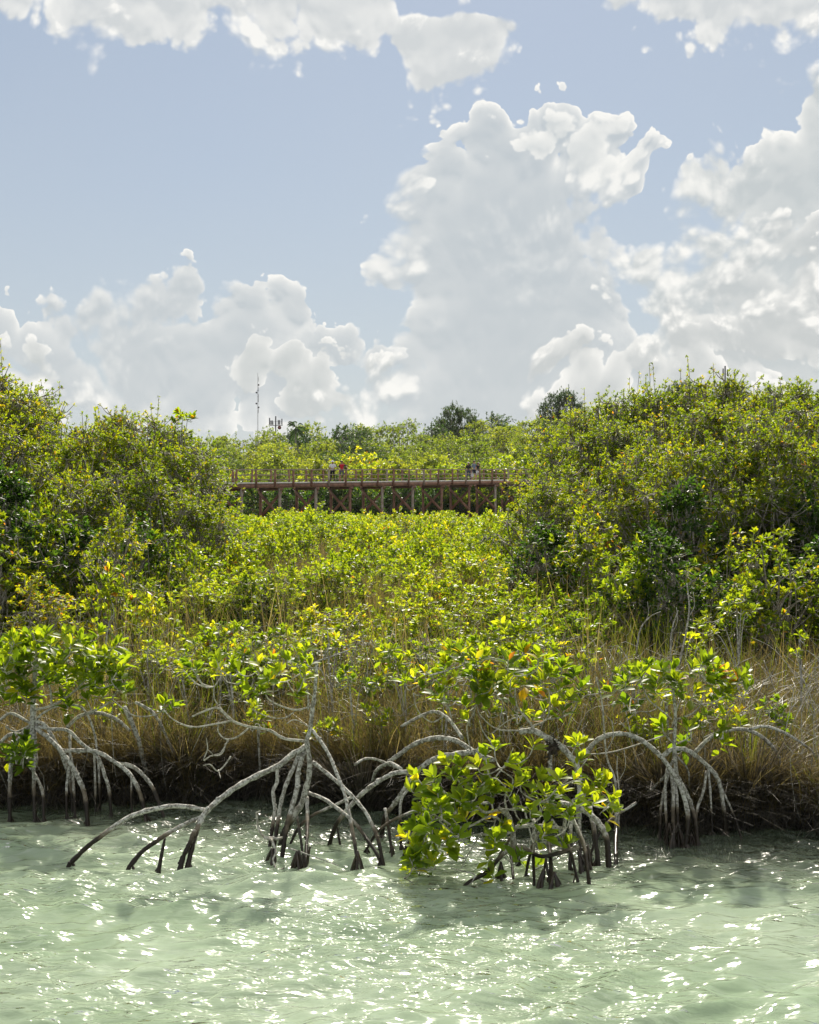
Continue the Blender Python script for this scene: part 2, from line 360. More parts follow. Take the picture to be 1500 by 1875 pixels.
GREEN = [(0, (.034, .060, .010)), (.35, (.066, .105, .012)), (.62, (.118, .155, .014)), (.82, (.180, .200, .018)), (.90, (.30, .27, .025)), (.95, (.38, .26, .02)), (.985, (.36, .13, .02)), (1, (.16, .07, .03))]
OLIVE = [(0, (.032, .060, .010)), (.35, (.066, .105, .012)), (.62, (.112, .145, .014)), (.82, (.165, .180, .016)), (.92, (.25, .20, .02)), (.97, (.26, .13, .02)), (1, (.18, .08, .03))]
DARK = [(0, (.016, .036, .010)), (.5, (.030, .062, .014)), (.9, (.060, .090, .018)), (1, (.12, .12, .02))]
HILL = [(0, (.038, .062, .016)), (.4, (.070, .105, .022)), (.75, (.115, .145, .028)), (1, (.19, .20, .035))]
M = {}
def make_mats():
    M['leaf_near'] = leaf_mat('mangrove_leaf', GREEN, 0.62, (3.8, 3.7, 0.9), 0.40, 0.36)
    M['leaf_bush'] = leaf_mat('bush_leaf', OLIVE, 0.58, (4.3, 3.9, 0.8), 0.45, 0.25)
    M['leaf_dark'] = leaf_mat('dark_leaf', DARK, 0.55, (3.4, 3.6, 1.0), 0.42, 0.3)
    M['leaf_hill'] = leaf_mat('forest_leaf', HILL, 0.6, (3.8, 3.6, 1.0), 0.45, 0.35, 0.3)
    M['leaf_hill_dark'] = leaf_mat('forest_leaf_dark', DARK, 0.5, (2.6, 2.6, 1.3), 0.45, 0.35, 0.3)
    M['grass'] = leaf_mat('dry_grass', [(0, (.033, .028, .017)), (.25, (.078, .062, .034)), (.5, (.130, .105, .056)), (.66, (.23, .195, .108)), (.74, (.17, .11, .045)), (.80, (.075, .095, .015)), (1, (.12, .14, .016))], 0.5, (2.0, 1.9, 1.1), 0.4, 0.4, 0.0)
    M['dead'] = leaf_mat('dead_blade', [(0, (.035, .030, .025)), (1, (.19, .17, .14))], 0.3, (1.3, 1.2, 1.0), 0.5, 0.3, 0.0)
    M['bark'] = bark_mat('root_bark', (.52, .51, .47), (.20, .185, .155))
    M['bark_dry'] = bark_mat('branch_bark', (.50, .48, .43), (.27, .25, .20), False)
    M['twig'] = bark_mat('twig_bark', (.38, .35, .30), (.19, .16, .12), False)
    M['dark_root'] = simple_mat('wet_root', (.022, .015, .010), 0.4, (.045, .028, .018), 20, 0.5, 0.5)
    M['wood'] = simple_mat('weathered_red_wood', (.32, .175, .115), 0.75, (.20, .11, .075), 2.5, 0.25)
    M['wood_grey'] = simple_mat('weathered_grey_wood', (.42, .36, .29), 0.8, (.28, .21, .15), 3, 0.25)
    M['deck'] = simple_mat('deck_board', (.45, .40, .34), 0.7, (.34, .29, .23), 3, 0.3)
    M['kerb_sunlit'] = simple_mat('sunlit_kerb_tone', (.80, .76, .70), 0.6, (.66, .61, .55), 2)  # pale colour stands in for sunlight on the deck edge
    M['steel'] = simple_mat('galvanised_steel', (.14, .14, .15), 0.5, None, 2, 0.4)
    # ground
    m, t, out = new_mat('marsh_soil'); P = pos(t)
    sp = t.new('ShaderNodeSeparateXYZ'); t.link(P, sp.inputs[0]); z = E(t, sp.outputs[2])
    n = t.noise(P, 1.1, 6, 0.65); n3 = t.noise(P, 14.0, 5, 0.7)
    soil = t.mix(t.smooth(n3, .35, .7), (.035, .024, .014), (.105, .075, .045))
    sand = t.mix(t.smooth(n, .3, .7), (.34, .41, .27), (.22, .29, .17))
    mud_shaded = t.mix(t.smooth(n3, .3, .7), (.010, .008, .006), (.024, .019, .013))  # bank mud, blackened to carry the shadow under the overhang
    c = t.mix(t.smooth(z+(n-.5)*.12, -0.02, .33), mud_shaded, soil)
    c = t.mix(t.smooth(z+(n-.5)*.25, -.62, -.38), sand, c)
    p = t.new('ShaderNodeBsdfPrincipled'); p.inputs['Roughness'].default_value = .85
    b = t.new('ShaderNodeBump'); b.inputs['Strength'].default_value = .8; b.inputs['Distance'].default_value = .03
    t.link(n3, b.inputs['Height']); t.link(b.outputs[0], p.inputs['Normal'])
    t.link(c, p.inputs['Base Color']); t.link(p.outputs[0], out.inputs[0]); M['ground'] = m
    # water: fresnel mirror over milky green turbid water that lets part of the light through
    m, t, out = new_mat('lagoon_water'); P = pos(t)
    tr = t.new('ShaderNodeBsdfTransparent'); tr.inputs[0].default_value = (.80, .93, .80, 1)
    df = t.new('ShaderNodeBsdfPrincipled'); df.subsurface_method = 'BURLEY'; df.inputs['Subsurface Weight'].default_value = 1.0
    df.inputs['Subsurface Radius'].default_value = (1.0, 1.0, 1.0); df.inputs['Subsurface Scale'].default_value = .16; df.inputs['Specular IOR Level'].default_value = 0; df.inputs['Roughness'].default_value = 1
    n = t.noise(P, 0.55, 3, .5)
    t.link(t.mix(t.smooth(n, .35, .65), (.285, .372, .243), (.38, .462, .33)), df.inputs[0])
    gl = t.new('ShaderNodeBsdfGlossy'); gl.inputs['Roughness'].default_value = 0.02
    g2 = t.new('ShaderNodeBsdfGlossy'); g2.inputs['Roughness'].default_value = 0.14
    gm = t.new('ShaderNodeMixShader'); gm.inputs[0].default_value = .22; t.link(gl.outputs[0], gm.inputs[1]); t.link(g2.outputs[0], gm.inputs[2])
    mp = t.new('ShaderNodeMapping'); mp.inputs['Scale'].default_value = (0.55, 1.6, 1); t.link(P, mp.inputs[0])
    h = t.noise(mp.outputs[0], 6.0, 1.5, .45, 1.3)+t.noise(mp.outputs[0], 17.0, 1.5, .5, 0.8)*0.25
    b = t.new('ShaderNodeBump'); b.inputs['Strength'].default_value = 1.0; b.inputs['Distance'].default_value = .055
    t.link(h, b.inputs['Height']); t.link(t.smooth(t.noise(P, 0.9, 2, .5, .4), .36, .62, .30, 1.25), b.inputs['Strength'])
    fr = t.new('ShaderNodeFresnel'); fr.inputs[0].default_value = 1.333
    for q in (df.inputs['Normal'], gl.inputs['Normal'], g2.inputs['Normal'], fr.inputs['Normal']): t.link(b.outputs[0], q)
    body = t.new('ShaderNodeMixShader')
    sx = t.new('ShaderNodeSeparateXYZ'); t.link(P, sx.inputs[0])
    t.link(t.smooth(E(t, sx.outputs[1])+E(t, sx.outputs[0])*.3+n*.8, 9.3, 10.6, .78, .18), body.inputs[0])  # clearer near the bank: shallow mud shows, also stands in for its dark reflection
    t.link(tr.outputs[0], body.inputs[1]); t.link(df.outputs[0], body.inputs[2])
    mx = t.new('ShaderNodeMixShader'); t.link((E(t, fr.outputs[0])*1.15).clamp(), mx.inputs[0])
    t.link(body.outputs[0], mx.inputs[1]); t.link(gm.outputs[0], mx.inputs[2]); t.link(mx.outputs[0], out.inputs[0])
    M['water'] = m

# ------------------------------------------------------------ ground and water
SHX = np.array([-60, -12, -3.6, -2.4, -1.3, -0.6, 0.0, 0.7, 1.4, 1.9, 2.6, 3.4, 12, 60.])
SHY = np.array([13, 11.6, 11.15, 11.2, 11.45, 11.3, 10.9, 10.65, 10.45, 10.35, 10.3, 10.1, 10.5, 13.])
def shoreY(x): return np.interp(x, SHX, SHY)+0.09*np.sin(x*5.1+1)+0.06*np.sin(x*11.7)+0.03*np.sin(x*23)
def sst(a, b, x): 
    t = np.clip((x-a)/(b-a), 0, 1); return t*t*(3-2*t)
def groundZ(x, y):
    x = np.asarray(x, float); y = np.asarray(y, float); d = y-shoreY(x)
    z = -0.95+0.35*sst(-7, -1.0, d)+0.25*sst(-1.0, -0.1, d)+0.48*sst(-0.12, 0.16, d)+0.22*sst(.1, 2.2, d)+0.12*sst(2, 12, d)
    z = z+0.03*vnoise(x*1.7, y*1.7, 3)*sst(-.1, .5, d)+.02*vnoise(x*6, y*6, 4)*sst(-.3, .3, d)
    hill = sst(138, 250, y)*(6.5+np.clip(x, -60, 80)*.075)+sst(250, 500, y)*6+vnoise(x*.05, y*.05, 8)*1.2*sst(140, 200, y)
    return z+hill
def grid(name, xs, ys, zf, mat, label_kind):
    X, Y = np.meshgrid(xs, ys); Z = zf(X, Y)
    nx, ny = len(xs), len(ys)
    i = (np.arange(ny-1)[:, None]*nx+np.arange(nx-1)[None, :]).ravel()
    mb = MB(); XYZ = np.stack([X, Y, Z], -1) if not isinstance(Z, tuple) else np.stack(Z, -1)
    mb.add(XYZ.reshape(-1, 3), np.stack([i, i+1, i+nx+1, i+nx], 1))
    o = mb.build(name, mat, None, True); tag(o, kind=label_kind); return o
def build_ground():
    xs = np.concatenate([np.linspace(-900, -70, 18), np.arange(-60, -8, 2.5), np.arange(-8, 8, .1), np.arange(8, 60, 2.5), np.linspace(70, 900, 18)])
    ys = np.concatenate([np.arange(-140, 4, 6), np.arange(4, 9, .5), np.arange(9, 13.5, .06), np.arange(13.5, 26, .5), np.arange(26, 140, 3), np.arange(140, 300, 5), np.linspace(305, 1120, 20)])
    grid('ground', xs, ys, groundZ, M['ground'], 'structure')
def waves(X, Y):
    r = np.random.RandomState(5); Z = 0*X; DX = 0*X; DY = 0*X
    wx = X+0.22*vnoise(X*1.5, Y*1.5, 21); wy = Y+0.22*vnoise(X*1.5, Y*1.5, 22)
    for i in range(46):
        lam = 0.09*(8.0**r.uniform(0, 1)); k = 2*pi/lam
        a = r.normal(0, .62)+pi/2+.12
        amp = 0.013*lam**.95*r.uniform(.5, 1.3)
        ph = (wx*cos(a)+wy*sin(a))*k+r.uniform(0, 6.28)
        Z = Z+amp*np.sin(ph); q = .75*amp
        DX = DX+q*cos(a)*np.cos(ph); DY = DY+q*sin(a)*np.cos(ph)
    env = .75+.35*vnoise(X*.7, Y*.9, 30)
    fall = sst(14, 11.3, Y)*.6+.4
    return X+DX*env*fall, Y+DY*env*fall, Z*env*fall
def build_water():
    xs = np.concatenate([np.linspace(-400, -14, 30), np.arange(-13, -3.4, .12), np.arange(-3.4, 3.4, .017), np.arange(3.4, 13, .12), np.linspace(14, 400, 30)])
    ys = np.concatenate([np.linspace(-138, -10, 12), np.arange(-9, 5.8, .15), np.arange(5.8, 9.5, .017), np.arange(9.5, 12.2, .03), np.arange(12.3, 16, .4)])
    def zf(X, Y):
        x, y, z = waves(X, Y); m = (np.abs(X) < 13.5) & (Y > -9.5)
        return np.where(m, x, X), np.where(m, y, Y), np.where(m, z, 0)
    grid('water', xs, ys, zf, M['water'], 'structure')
BA = at(430, 886, 105.0); BB = at(945, 880, 134.0)
def bp(t, across=0.0, dz=0.0):
    d = BB-BA; u = d[:2]/np.linalg.norm(d[:2]); n = np.array([-u[1], u[0]])
    q = BA+d*t; return np.array([q[0]+n[0]*across, q[1]+n[1]*across, q[2]+dz])
# ------------------------------------------------------------ plants
def rosette_leaves(mb, rng, P, D, L, W, n=(6, 10), tint=(.45, .12), kind='mid', spread=(25, 75), old=.06, twig=.5):
    """P tips, D pointing direction per tip: whorls of leaves round each tip"""
    N = len(P)
    if N == 0: return
    cnt = rng.integers(n[0], n[1]+1, N); idx = np.repeat(np.arange(N), cnt); m = len(idx)
    d = norm(D)[idx]
    rv = norm(rng.normal(size=(m, 3))); side = norm(np.cross(d, rv))
    k = np.concatenate([np.arange(c)/max(c-1, 1) for c in cnt])       # 0 youngest .. 1 oldest
    ang = np.radians(spread[0]+(spread[1]-spread[0])*k+rng.normal(0, 9, m))[:, None]
    dd = d*np.cos(ang)+side*np.sin(ang)
    base = P[idx]-d*(k*twig)[:, None]*L
    up = norm(d*1.0-dd*0.2+rng.normal(0, .18, (m, 3)))
    tn = rng.normal(tint[0], tint[1], N)[idx]+rng.normal(0, .07, m)-.10*k
    tn = np.clip(tn, 0.02, .82); o = rng.random(m) < old*(.3+1.4*k)
    tn = np.where(o, rng.uniform(.88, 1.0, m), tn)
    sz = (1-.35*(1-k))*rng.uniform(.8, 1.15, m)
    leaves(mb, base, dd, up, L*sz, W*sz*rng.uniform(.85, 1.1, m), tn, kind)

def shrub_meshes(seed, H, R, clumps, tips, L, W, n=(6, 10), kind='mid', mat='leaf_bush', tint=(.5, .13), low=.12, clump_r=.26, flat=1.0, stems=5, twk=3, bark='twig', spread=(20, 75), top=1.0, upw=.9, old=.04, dome=False):
    rng = np.random.default_rng(seed); leafmb, wood = MB(), MB()
    # clump centres in an egg-shaped, lumpy envelope
    C = []
    ph = rng.uniform(0, 6.28, 4)
    while len(C) < clumps:
        z = rng.uniform(low, 1)**(1.0 if dome else .85); a = rng.uniform(0, 2*pi)
        prof = (np.sin(pi*min(1, (z*.86+.12)))**.6)
        if dome: tt = (z-low)/(1-low); prof = max(.05, 1-((tt-.38)/.64)**2)**.5
        lob = 1+.22*sin(2*a+ph[0])+.18*sin(3*a+ph[1]+z*4)+.12*sin(5*a+ph[2])
        r = R*prof*lob*rng.uniform(.25, 1)**.5
        C.append((cos(a)*r, sin(a)*r, z*H*(1-.12*(r/R)**2)+rng.normal(0, .05)*H*.3))
    C = np.array(C)
    up = np.where(C[:, 2] > .8*H, 1.25, 1)
    # stems
    SB = rng.normal(0, R*.16, (stems, 2)); sid = rng.integers(0, stems, clumps)
    for i, c in enumerate(C):
        b = np.array([*SB[sid[i]], -0.1]); mid = b+(c-b)*np.array([.35, .35, .6])+rng.normal(0, .05*H, 3)
        p = smooth_path([b, mid, c], 5); r0 = .011*H**.8*rng.uniform(.7, 1.3)
        tube(wood, p, np.linspace(r0, r0*.35, len(p)), 4, .5)
    idx = np.repeat(np.arange(clumps), tips); N = len(idx)
    cr = clump_r*rng.uniform(.6, 1.5, clumps)
    o = norm(rng.normal(size=(N, 3)))*(rng.random(N)**.45)[:, None]*cr[idx][:, None]; o[:, 2] *= flat
    T = C[idx]+o; T[:, 2] = np.maximum(T[:, 2], .05)
    out = C[idx]*np.array([1, 1, 0])/max(R, .1)+norm(o)*.7
    D = norm(out*.7+np.array([0, 0, upw])+rng.normal(0, .3, (N, 3)))
    for j in range(N):
        if rng.random() < .6:
            c = C[idx[j]]; a = c+(T[j]-c)*.15; m = (a+T[j])/2+np.array([0, 0, -.12*np.linalg.norm(T[j]-a)])
            tube(wood, [a, m, T[j]], [.006*H**.5, .004*H**.5, .0025*H**.5], twk, .5)
    # leafy leaders that stick out of the top
    nl = int(5*top)
    for j in range(nl):
        c = C[np.argsort(-C[:, 2])[rng.integers(0, max(3, clumps//5))]]
        h = rng.uniform(.08, .17)*H; q = np.array([c[0]+rng.normal(0, .1), c[1]+rng.normal(0, .1), c[2]+h+.1])
        tube(wood, smooth_path([c, (c+q)/2+rng.normal(0, .03, 3), q], 3), .005, 3)
        kk = np.linspace(.3, 1, 6)[:, None]; P = c+(q-c)*kk
        rosette_leaves(leafmb, rng, P, np.tile((0, 0, 1.0), (6, 1))+rng.normal(0, .35, (6, 3)), L, W, (3, 6), tint, kind, (15, 60), old)
    tn = rng.normal(0, .08, clumps)
    for c in range(clumps):
        s = idx == c
        rosette_leaves(leafmb, rng, T[s], D[s], L, W, n, (tint[0]+tn[c], tint[1]), kind, spread, old)
    ml = leafmb.mesh('crown', kind == 'hi'); ml.materials.append(M[mat])
    mw = wood.mesh('branches', True); mw.materials.append(M[bark])
    return ml, mw
def proto(meshes, names=('crown', 'branches')):
    return dict(zip(names, meshes))
def place(name, pr, loc, rz, sc, label, cat, group):
    t = thing(name, loc, label, cat, group, rz, sc)
    for nm, me in pr.items():
        o = bpy.data.objects.new(nm, me); COL.objects.link(o); o.parent = t
    return t

LEFT_SKY = [(-500, 560), (-200, 610), (-60, 640), (0, 672), (40, 700), (75, 742), (130, 762), (190, 762), (260, 768), (330, 780), (370, 806), (420, 845), (455, 885), (500, 925), (560, 950)]
RIGHT_SKY = [(850, 940), (895, 900), (940, 840), (965, 790), (1000, 768), (1060, 750), (1120, 728), (1200, 700), (1300, 690), (1400, 690), (1500, 695), (1700, 670), (2000, 650)]
ORD = ['first', 'second', 'third', 'fourth', 'fifth', 'sixth', 'seventh', 'eighth', 'ninth', 'tenth', 'eleventh', 'twelfth', 'thirteenth', 'fourteenth', 'fifteenth']
def build_thickets():
    rng = np.random.default_rng(11)
    tall = [proto(shrub_meshes(100+i, 4.2, 1.15, 95, 17, .072, .0155, (7, 11), 'mid', 'leaf_bush', (.54, .13), low=.06, clump_r=.34, old=.02, stems=6)) for i in range(4)]
    mid = [proto(shrub_meshes(120+i, 2.8, .95, 68, 16, .070, .0155, (7, 11), 'mid', 'leaf_bush', (.50, .13), low=.05, clump_r=.32, old=.02, stems=5)) for i in range(3)]
    dark = [proto(shrub_meshes(140+i, 2.6, .9, 70, 9, .09, .024, (7, 11), 'mid', 'leaf_dark', (.5, .15), low=.04, clump_r=.26, stems=5)) for i in range(2)]
    low = [proto(shrub_meshes(150+i, 1.7, .75, 48, 8, .085, .021, (7, 11), 'mid', 'leaf_bush', (.52, .12), low=.05, clump_r=.24, old=.02, stems=5, top=.4)) for i in range(2)]
    for side, sky, x0, x1 in (('left', LEFT_SKY, -330, 500), ('right', RIGHT_SKY, 905, 1830)):
        sx, sy = zip(*sky)
        rows = [('skyline row', 26.5, 0, 62, 'tall'), ('upper row', 23.2, 38, 62, 'tall'), ('middle row', 20.6, 105, 62, 'mid'), ('lower row', 18.6, 185, 66, 'mix'), ('foot row', 17.2, 290, 74, 'low')]
        for rn, Y, dpy, step, kind in rows:
            pxs = np.arange(x0+rng.uniform(0, 20), x1, step*26.5/Y*.86); k = 0
            for px in pxs:
                px = px+rng.uniform(-12, 12); yy = Y+rng.uniform(-.8, .8)
                if side == 'left' and px > 402-dpy*.1 and kind != 'low': continue
                if side == 'right' and px < 986: continue
                tp = np.interp(px, sx, sy)+dpy+rng.uniform(-14, 16)
                tp = min(tp, 1085); X = (px-PCX)*yy/F; g = float(groundZ(X, yy))-.05
                top = CAMZ+(PCY-tp)*yy/F
                H = (top-g)*(0.96 if side == 'left' else .94)
                if H < .5: continue
                if kind == 'tall': pl, h0 = tall, 4.2
                elif kind == 'mid': pl, h0 = (mid, 2.8)
                elif kind == 'mix': pl, h0 = (dark, 2.6) if rng.random() < ((.8 if px < 110 else .3) if side == 'left' else .8) else (mid, 2.8)
                else: pl, h0 = (dark, 2.6) if rng.random() < (.3 if side == 'left' else .6) else (low, 1.7)  # extra dark-leaved bushes in the low rows put base shade into leaf colour
                if kind == 'tall' and H < 3.1: pl, h0 = mid, 2.8
                if H < 2.0 and pl is not dark: pl, h0 = low, 1.7
                s = H/h0; p = pl[rng.integers(len(pl))]
                tone = 'dark green glossy' if pl is dark else ('tall yellow-green' if pl is tall else 'bushy olive-green')
                place('mangrove_bush', p, (X, yy, g), rng.uniform(0, 6.28), (s**.5*1.0, s**.5*1.0, s), '%s bush, %s from left in the %s of the %s thicket' % (tone, ORD[min(k, 14)], rn, side), 'bush', 'bushes of the %s thicket' % side)
                k += 1

def build_midfield():
    """low mangrove scrub running from the bank to the boardwalk"""
    rng = np.random.default_rng(5)
    near = [proto(shrub_meshes(200+i, 1.35, .72, 46, 8, .082, .020, (6, 10), 'mid', 'leaf_near', (.64, .11), old=.02, low=.2, clump_r=.2, stems=6, top=.5)) for i in range(4)]
    far = [proto(shrub_meshes(220+i, 1.7, 1.15, 46, 7, .13, .034, (5, 8), 'lo', 'leaf_near', (.66, .11), old=.02, low=.2, clump_r=.3, stems=5, top=.4)) for i in range(3)]
    n = 0
    def clear(px, Y): return True
    Y = 13.1
    bands = []
    while Y < 100:
        step = 1.05 if Y < 20 else (1.25 if Y < 32 else (1.9 if Y < 60 else 2.9))
        if Y < 14.3: a, b = 240, 1060
        elif Y < 16.5: a, b = 400, 1050
        elif Y < 20: a, b = 330, 1010
        elif Y < 32: a, b = 470, 990
        else: a, b = 430, 1010
        X0, X1 = (a-PCX)*Y/F, (b-PCX)*Y/F
        for X in np.arange(X0, X1, step):
            x = X+rng.uniform(-.3, .3)*step; y = Y+rng.uniform(-.35, .35)*step
            px = PCX+x*F/y
            # gaps of dry grass
            if y > 18 and vnoise(np.array(x*.55), np.array(y*.22), 77) < -.30: continue
            if y > 19 and (((px-610)/55)**2+((y-27)/6)**2 < 1 or ((px-790)/90)**2+((y-44)/13)**2 < 1 or ((px-500)/50)**2+((y-22)/4)**2 < 1): continue
            if Y < 14.3 and not (270 < px < 1050): continue
            if y < 19 and vnoise(np.array(x*1.1), np.array(y*1.1), 79) < -.22: continue
            tz = np.interp(y, [13, 14.5, 16.5, 20, 30, 50, 100], [.98, 1.2, 1.44, 1.66, 1.86, 1.98, 2.0])+rng.uniform(-.16, .12)
            if Y < 17: tz -= .35*max(0, (abs(px-860)-150)/200)
            tz += (.22*float(vnoise(np.array(x*.9), np.array(y*.5), 78)) if y > 17 else 0)
            g = float(groundZ(x, y))-.05; H = max(.7, tz-g)
            pl, h0 = (near, 1.35) if y < 40 else (far, 1.7)
            s = H/h0
            band = 'nearest rows behind the bank grass' if y < 20 else ('middle distance between the thickets' if y < 45 else 'far rows in front of the boardwalk')
            place('low_mangrove', pl[rng.integers(len(pl))], (x, y, g), rng.uniform(0, 6.28), (1, 1, s) if y < 40 else (1.1, 1.1, s), 'low bright yellow-green mangrove shrub in the %s' % band, 'shrub', 'low mangrove shrubs, '+band)
            n += 1
        Y += step*.8
    # singled-out shrubs
    red = proto(shrub_meshes(240, 1.8, .62, 46, 8, .06, .015, (6, 9), 'mid', 'leaf_bush', (.66, .10), low=.2, clump_r=.2, stems=6, old=.05))
    for px, tp, y, lab in ((205, 960, 16.6, 'olive and rust tinted shrub with pale bare stems at the foot of the left thicket'), (75, 1075, 14.6, 'small rust tinted shrub beside the dark left edge of the thicket')):
        X = (px-PCX)*y/F; g = float(groundZ(X, y)); H = CAMZ+(PCY-tp)*y/F-g
        place('tinted_shrub', red, (X, y, g), 1.0*px, (.9, .9, H/1.8), lab, 'shrub', 'rust tinted shrubs')
    big = proto(shrub_meshes(244, 1.5, .6, 26, 6, .115, .029, (6, 9), 'hi', 'leaf_near', (.64, .12), low=.3, clump_r=.2, stems=5, top=.3))
    for px, tp, y, lab in ((235, 1050, 15.2, 'big-leaved pale yellow-green shrub in front of the left thicket'), (430, 1150, 13.6, 'short big-leaved shrub in the grass right of the left mangrove'), (1150, 1000, 16.5, 'lone yellow-green shrub in shade at the foot of the right thicket'), (1240, 1005, 17.0, 'taller yellow-green shrub with fine leaves before the right thicket')):
        X = (px-PCX)*y/F; g = float(groundZ(X, y)); H = CAMZ+(PCY-tp)*y/F-g
        place('leafy_shrub', big, (X, y, g), 1.0*px, (.8, .8, H/1.5), lab, 'shrub', 'big-leaved shrubs')
    return n

def build_hill():
    rng = np.random.default_rng(9)
    def tree(seed, mat, tint, cl=62, R=3.6, H=8.5, low=.35, flat=.6, cr=1.15, lf=.30, tp=15):
        rg = np.random.default_rng(seed); ml, mw = shrub_meshes(seed, H, R, cl, tp, lf, lf*.28, (6, 9), 'lo', mat, tint, low=low, clump_r=cr, flat=flat, stems=1, twk=3, top=.2, spread=(30, 95), upw=.6, dome=True)
        tr = MB(); tube(tr, smooth_path([(0, 0, -1.5), (rg.normal(0, .2), rg.normal(0, .2), H*.3), (0, 0, H*.6)], 4), np.linspace(.24, .1, 9), 7)
        mt = tr.mesh('trunk', True); mt.materials.append(M['twig'])
        return {'crown': ml, 'limbs': mw, 'trunk': mt}
    light = [tree(300+i, 'leaf_hill', (.62, .14)) for i in range(3)]
    darkt = [tree(310+i, 'leaf_hill_dark', (.55, .14), flat=.8) for i in range(2)]
    yel = [tree(320, 'leaf_hill', (.85, .10), low=.2, H=5.5, R=3.0), tree(321, 'leaf_near', (.66, .10), low=.1, H=5.0, R=2.8)]
    def top_py(px, Y):
        s = np.interp(px, [-300, 0, 380, 450, 520, 600, 700, 800, 900, 1000, 1100, 1250, 1500, 1900], [800, 800, 792, 785, 778, 776, 768, 772, 762, 755, 735, 712, 705, 700])
        f = np.interp(Y, [138, 150, 170, 200, 235, 280], [86, 66, 42, 24, 8, 0])
        return s+f*np.interp(px, [0, 1000, 1300], [1, 1, 1.5])
    for Y, step in ((139, 4.6), (147, 5.0), (160, 5.4), (178, 6.0), (200, 6.6), (226, 7.2), (258, 8.5)):
        W_ = .33*Y
        for X in np.arange(-W_, W_, step):
            x = X+rng.uniform(-1.5, 1.5); y = Y+rng.uniform(-3, 3) if Y > 140 else Y+rng.uniform(-1, 2); px = PCX+x*F/y
            if Y < 150 and rng.random() < .75: pl, h0, lab = yel, 5.2, 'bright yellow-green thicket tree right behind the boardwalk'
            elif rng.random() < .3: pl, h0, lab = darkt, 8.5, 'dark green broadleaf tree on the far wooded rise'
            else: pl, h0, lab = light, 8.5, 'mid green spreading tree on the far wooded rise'
            g = float(groundZ(x, y)); H = CAMZ+(PCY-(top_py(px, y)+rng.uniform(-4, 14)))*y/F-g
            H = max(H, 3.5)*1.03; s = H/h0
            place('forest_tree', pl[rng.integers(len(pl))], (x, y, g), rng.uniform(0, 6.28), (max(s, .75), max(s, .75), s), lab, 'tree', lab.replace('tree', 'trees'))
    # the trees that stand out on the skyline
    rd = tree(330, 'leaf_hill_dark', (.45, .12), cl=120, R=3.9, H=8.0, low=.62, flat=.8, cr=.75, lf=.2, tp=20)
    for px, tp, y, wpx, lab in ((838, 742, 235, 96, 'round dark green tree standing above the forest skyline'), (1030, 714, 250, 92, 'grey-green domed tree on the skyline beside the right thicket'), (1258, 700, 225, 130, 'dark tree crown showing above the right thicket')):
        X = (px-PCX)*y/F; g = float(groundZ(X, y)); H = CAMZ+(PCY-tp)*y/F-g; sx = wpx*y/F/9.0
        place('skyline_tree', rd, (X, y, g), px*1.0, (sx, sx, H/8.2), lab, 'tree', None)
    # growth just behind the boardwalk posts, shade put into its dark leaf colour
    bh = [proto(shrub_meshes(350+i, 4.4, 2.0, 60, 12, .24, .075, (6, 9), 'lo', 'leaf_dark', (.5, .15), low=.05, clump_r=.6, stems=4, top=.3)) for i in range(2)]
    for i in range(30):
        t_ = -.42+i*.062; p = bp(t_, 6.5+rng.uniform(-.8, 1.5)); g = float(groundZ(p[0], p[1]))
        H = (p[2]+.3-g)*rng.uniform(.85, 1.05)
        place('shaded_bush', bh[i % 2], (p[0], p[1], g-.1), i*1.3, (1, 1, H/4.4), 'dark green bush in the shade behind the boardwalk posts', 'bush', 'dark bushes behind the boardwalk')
    # palms
    def palm(H, seed):
        rg = np.random.default_rng(seed); tr = MB(); tube(tr, smooth_path([(0, 0, -1), (.2, 0, H*.5), (.1, .1, H)], 5), np.linspace(.2, .13, 11), 7)
        fr = MB()
        for i in range(22):
            a = i*2.4+rg.uniform(0, .4); e = rg.uniform(-.3, 1.2); L = rg.uniform(2.0, 2.6)
            d = np.array([cos(a)*cos(e), sin(a)*cos(e), sin(e)])
            t = np.linspace(0, 1, 22)[:, None]; P = np.array([.1, .1, H])+d*L*t+np.array([0, 0, -1.3])*t**2*np.array([1])
            T = norm(np.gradient(P, axis=0)); sd = norm(np.cross(T, (0, 0, 1.0)))
            tube(fr, P[::3], .02, 3, .3)
            for sg in (-1, 1):
                leaves(fr, P[2:], T[2:]*.7+sd[2:]*sg+np.array([0, 0, -.25]), np.tile((0, 0, 1.0), (20, 1)), .62*np.sin(np.linspace(.5, 2.9, 20)), .045, .5, 'lo')
        mt = tr.mesh('trunk', True); mt.materials.append(M['twig']); mf = fr.mesh('fronds'); mf.materials.append(M['leaf_hill_dark'])
        return {'fronds': mf, 'trunk': mt}
    pp = palm(7.0, 1)
    for px, tp, y, lab in ((543, 766, 205, 'palm with feathery fronds on the skyline right of the antenna platform'),):
        X = (px-PCX)*y/F; g = float(groundZ(X, y)); H = CAMZ+(PCY-tp)*y/F-g-.6
        place('palm_tree', pp, (X, y, g), px*1.0, (.75, .75, H/7.6), lab, 'palm', None)
